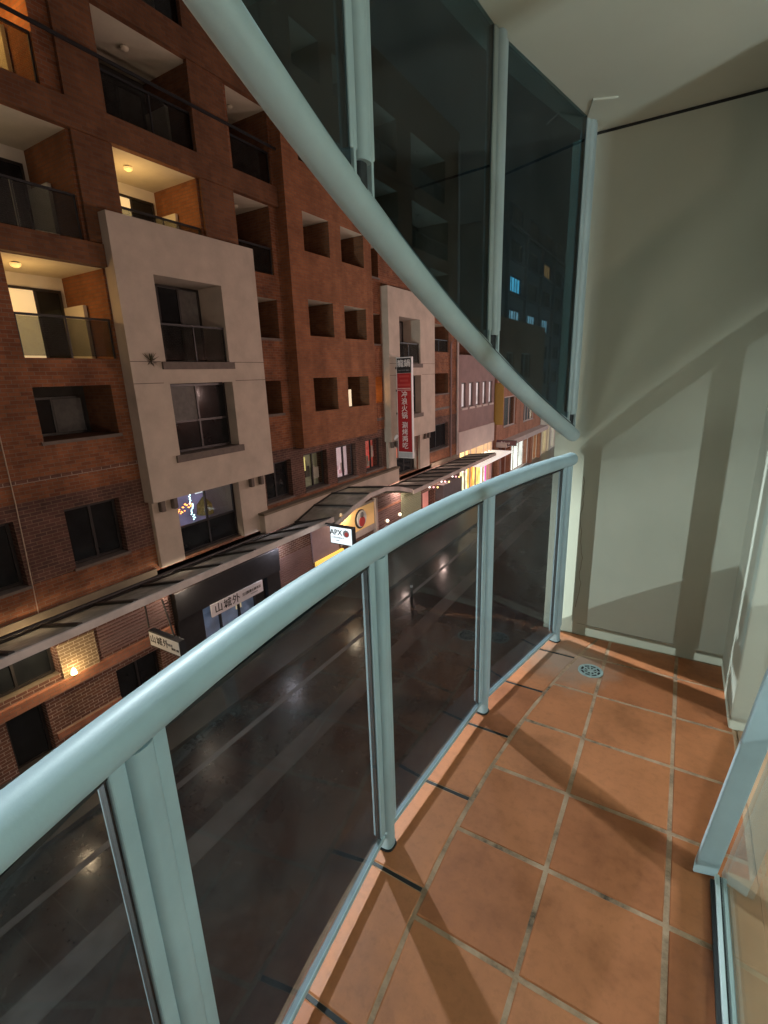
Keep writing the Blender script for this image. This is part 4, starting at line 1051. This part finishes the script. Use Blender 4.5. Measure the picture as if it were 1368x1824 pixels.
for k in range(9): kb(MB().box(TX, TX + .25, 40.6 + k * 5.2, 41.1 + k * 5.2, -3.19, 12.4), 'pilaster', M['tower'], tw)
for r in range(6): kb(MB().box(TX, TX + .18, 41.11, 86, -2.4 + r * 2.55 + 2.2, -2.4 + r * 2.55 + 2.33), 'string_course', M['tower'], tw)
fe = thing('end_building', 'pale building closing the far end of the lane', 'building', (-6, 95, GZ))
kb(MB().box(-40, 20, 95, 105, GZ, 9), 'wall', M['tower'], fe)
for k in range(6): 
    kb(MB().box(-13 + k * 2.2, -11.4 + k * 2.2, 94.9, 95.02, GZ + .3, GZ + 3), 'window', em('far_end_shop', (1, .86, .6), 1.3, .5, .5), fe)

# ------------------------------------------------------------------ lamps
def point(o_loc, power, col, rad, par, typ='POINT'):
    L = bpy.data.lights.new('lamp_light', typ); L.energy = power; L.color = col; L.shadow_soft_size = rad
    o = bpy.data.objects.new('lamp_light', L); COL.objects.link(o); o.location = o_loc; keep(o, par); return o
# hidden lamps added on this side of the lane to light the facade
for i, (y, pw, c) in enumerate([(-9, 1.0, (1, .78, .58)), (1.2, .8, (1, .78, .58)), (10, 1.15, (1, .75, .58)), (18.5, 3.0, (1, .70, .62)), (27, 5.0, (1, .70, .65)), (37, 6.0, (1, .78, .70)), (50, 6.0, (.9, .93, .95)), (66, 8.0, (.8, .95, 1.0))]):
    zb = 1.2 if y > 5 else -1.4
    lp = thing('added_facade_lamp', 'unseen lamp added to light the facade opposite, ' + ['behind the floodlight mast', 'under the bowed balustrade', 'facing the cream bay without a sign', 'facing the projecting brick box', 'facing the cream bay with the red sign', 'facing the mustard board', 'facing the orange brick building', 'facing the pale corner shops'][i], 'street lamp', (-.35, y, zb +0.00), 'added facade lamps along this side of the lane')
    keep(MB().tube([(-.34, y, zb +0.00), (-.7, y, zb +0.15), (-1.15, y, zb +0.10)], .03, 8).build('bracket', M['black_metal'], smooth=True), lp)
    keep(MB().tube([(-1.15, y, zb +0.10), (-1.15, y, zb +0.04), (-1.15, y, zb -0.02)], [.05, .16, .20], 14, cap=False).build('shade', M['black_metal'], smooth=True), lp)
    keep(MB().ball((-1.15, y, zb -0.12), .09, 10, 8).build('bulb', em('added_facade_bulb', (1, .85, .7), 8), smooth=True), lp)
    point((-1.15, y, zb -0.35), P_FACADE_FILL * pw, c, .12, lp)
# lanterns hung over the lane
for i, (loc, pw, c) in enumerate([((-4.5, 3.75, 5.9), P_LAMP_SPAN[0], (.80, .95, 1.0)), ((-5.0, 9.2, 9.2), P_LAMP_SPAN[1], (.9, .95, 1.0))]):
    x, y, z = loc
    lp = thing('catenary_lamp', ['lantern hung on a wire over the lane beside the balcony', 'higher lantern hung on a wire further along the lane'][i], 'street lamp', loc, 'lanterns hung over the lane')
    keep(MB().tube([(-.36, y, z + 1.0), (x, y, z + .5), (FX + .1, y, z + 1.0)], .008, 5).build('wire', M['black_metal']), lp)
    keep(MB().tube([(x, y, z + .5), (x, y, z + .3), (x, y, z + .28), (x, y, z + .12)], [.02, .03, .16, .24], 16).build('hood', M['black_metal'], smooth=True), lp)
    keep(MB().ball((x, y, z + .10), .10, 12, 8).build('bulb', em('lantern_bulb', (.85, .95, 1), 8), smooth=True), lp)
    point((x, y, z - .1), pw, c, .06, lp)
    keep(MB().box(x - .20, x - .185, y - .62, y + .62, z - .42, z + .12).build('added_light_shield', M['black_metal']), lp)  # added plate keeping this light off the facade opposite
# fill lamps added out of view behind the viewpoint for soft light
for i, (loc, pw, c) in enumerate([((-3.6, -6.3, .45), P_LAMP_FILL * .75, (.93, 1.0, .86)), ((-4.6, -6.4, -3.2), P_LAMP_FILL * .4, (1.0, .98, .82))]):
    x, y, z = loc
    lp = thing('added_fill_lamp', ['unseen fill lamp added over the lane level with the balcony', 'unseen fill lamp added low over the lane below the balcony'][i], 'street lamp', loc, 'added fill lamps over the lane')
    keep(MB().tube([(-.36, y, z + 1.4), (x, y, z + .9), (FX + .1, y, z + 1.4)], .008, 5).build('wire', M['black_metal']), lp)
    keep(MB().tube([(x, y, z + .9), (x, y, z + .5)], .012, 6).build('hanger', M['black_metal']), lp)
    keep(MB().tube([(x, y, z + .52), (x, y, z + .44)], [.08, .16], 12).build('cap', M['black_metal']), lp)
    keep(MB().box(x - .62, x - .60, y - 1.6, y + 1.6, z - 1.2, z + 1.2).build('added_light_shield', M['black_metal']), lp)  # added plate stopping the fill from reaching the far facade
    point((x, y, z), pw, c, .45, lp)
# floodlight on a mast behind the viewpoint; an added blocker cuts the beam off above the handrail
fl = thing('flood_lamp', 'tall street mast carrying two floodlights with added beam blockers in the lane', 'street lamp', (FLOOD.x, FLOOD.y, GZ))
keep(MB().tube([(FLOOD.x - .25, FLOOD.y - .3, GZ), (FLOOD.x - .25, FLOOD.y - .3, FLOOD.z + 3.3)], [.08, .05], 10).build('mast', M['black_metal'], smooth=True), fl)
for k, (zo, pw) in enumerate(((0, 1.1), (2.6, .55))):
    p = FLOOD + Vector((0, 0, zo))
    keep(MB().box(p.x - .35, p.x - .12, p.y - .45, p.y - .14, p.z - .12, p.z + .2).build('housing', M['black_metal'], bevel=.02), fl)
    hz = (.93, .89)[k]; h1 = Vector((bx(2.5), 2.5, hz)); h2 = Vector((bx(1.55), 1.55, hz)); d = h2 - h1
    eA = p + (h1 - d * 1.6 - p) * .11; eB = p + (h2 + d * 2.6 - p) * .11
    up_ = Vector((-1.0, -1.2, 1.2))
    keep(MB().quad(eA, eB, eB + up_, eA + up_).build('added_beam_blocker', M['black_metal']), fl)
    keep(MB().box(p.x - .40, p.x - .37, p.y - 1.2, p.y + 1.2, p.z - 1.0, p.z + 1.0).build('added_light_shield', M['black_metal']), fl)  # plate added so the flood does not light the brick facade
    point(p, P_LAMP_FLOOD * pw, (.86, 1.0, .96), .022, fl)

# hidden lamps added under the canopies to brighten shopfronts and glass
for k, (y, pw, c) in enumerate(((4.2, 59, (1, .72, .42)), (8.2, 50, (1, .8, .6)), (12.2, 55, (.9, .88, 1.0)), (16.6, 78, (1, .78, .52)), (21.5, 78, (1, .72, .6)), (26.5, 92, (1, .70, .58)))):
    x, z = -11.95, -4.16
    lp = thing('added_canopy_lamp', 'hidden fill lamp added under the canopy in front of the ' + ['pale brick panel', 'black shopfront', 'ribbed shutter', 'amber board', 'slatted panels', 'grey fascia box'][k], 'lamp', (x, y, z), 'added fill lamps under the glass canopies')
    keep(MB().box(x - .04, x + .04, y - .5, y + .5, z, z + .06).build('housing', M['black_metal']), lp)
    keep(MB().box(x - .03, x + .03, y - .48, y + .48, z - .02, z - .001).build('tube', em('added_canopy_tube', (1, .85, .65), 2.0)), lp)
    point((x, y, z - .16), pw, c, .1, lp)

# slim bollard in the lane
for k, (x, y) in enumerate(((-8.4, 15.6),)):
    bo = thing('bollard', 'slim steel bollard with a pale band standing in the wet lane', 'bollard', (x, y, GZ))
    keep(MB().tube([(x, y, GZ), (x, y, GZ + .95), (x, y, GZ + 1.0)], [.055, .055, .03], 12).build('post', M['rafter'], smooth=True), bo)
    keep(MB().tube([(x, y, GZ + .78), (x, y, GZ + .88)], .058, 12).build('band', M['white_plastic'], smooth=True), bo)
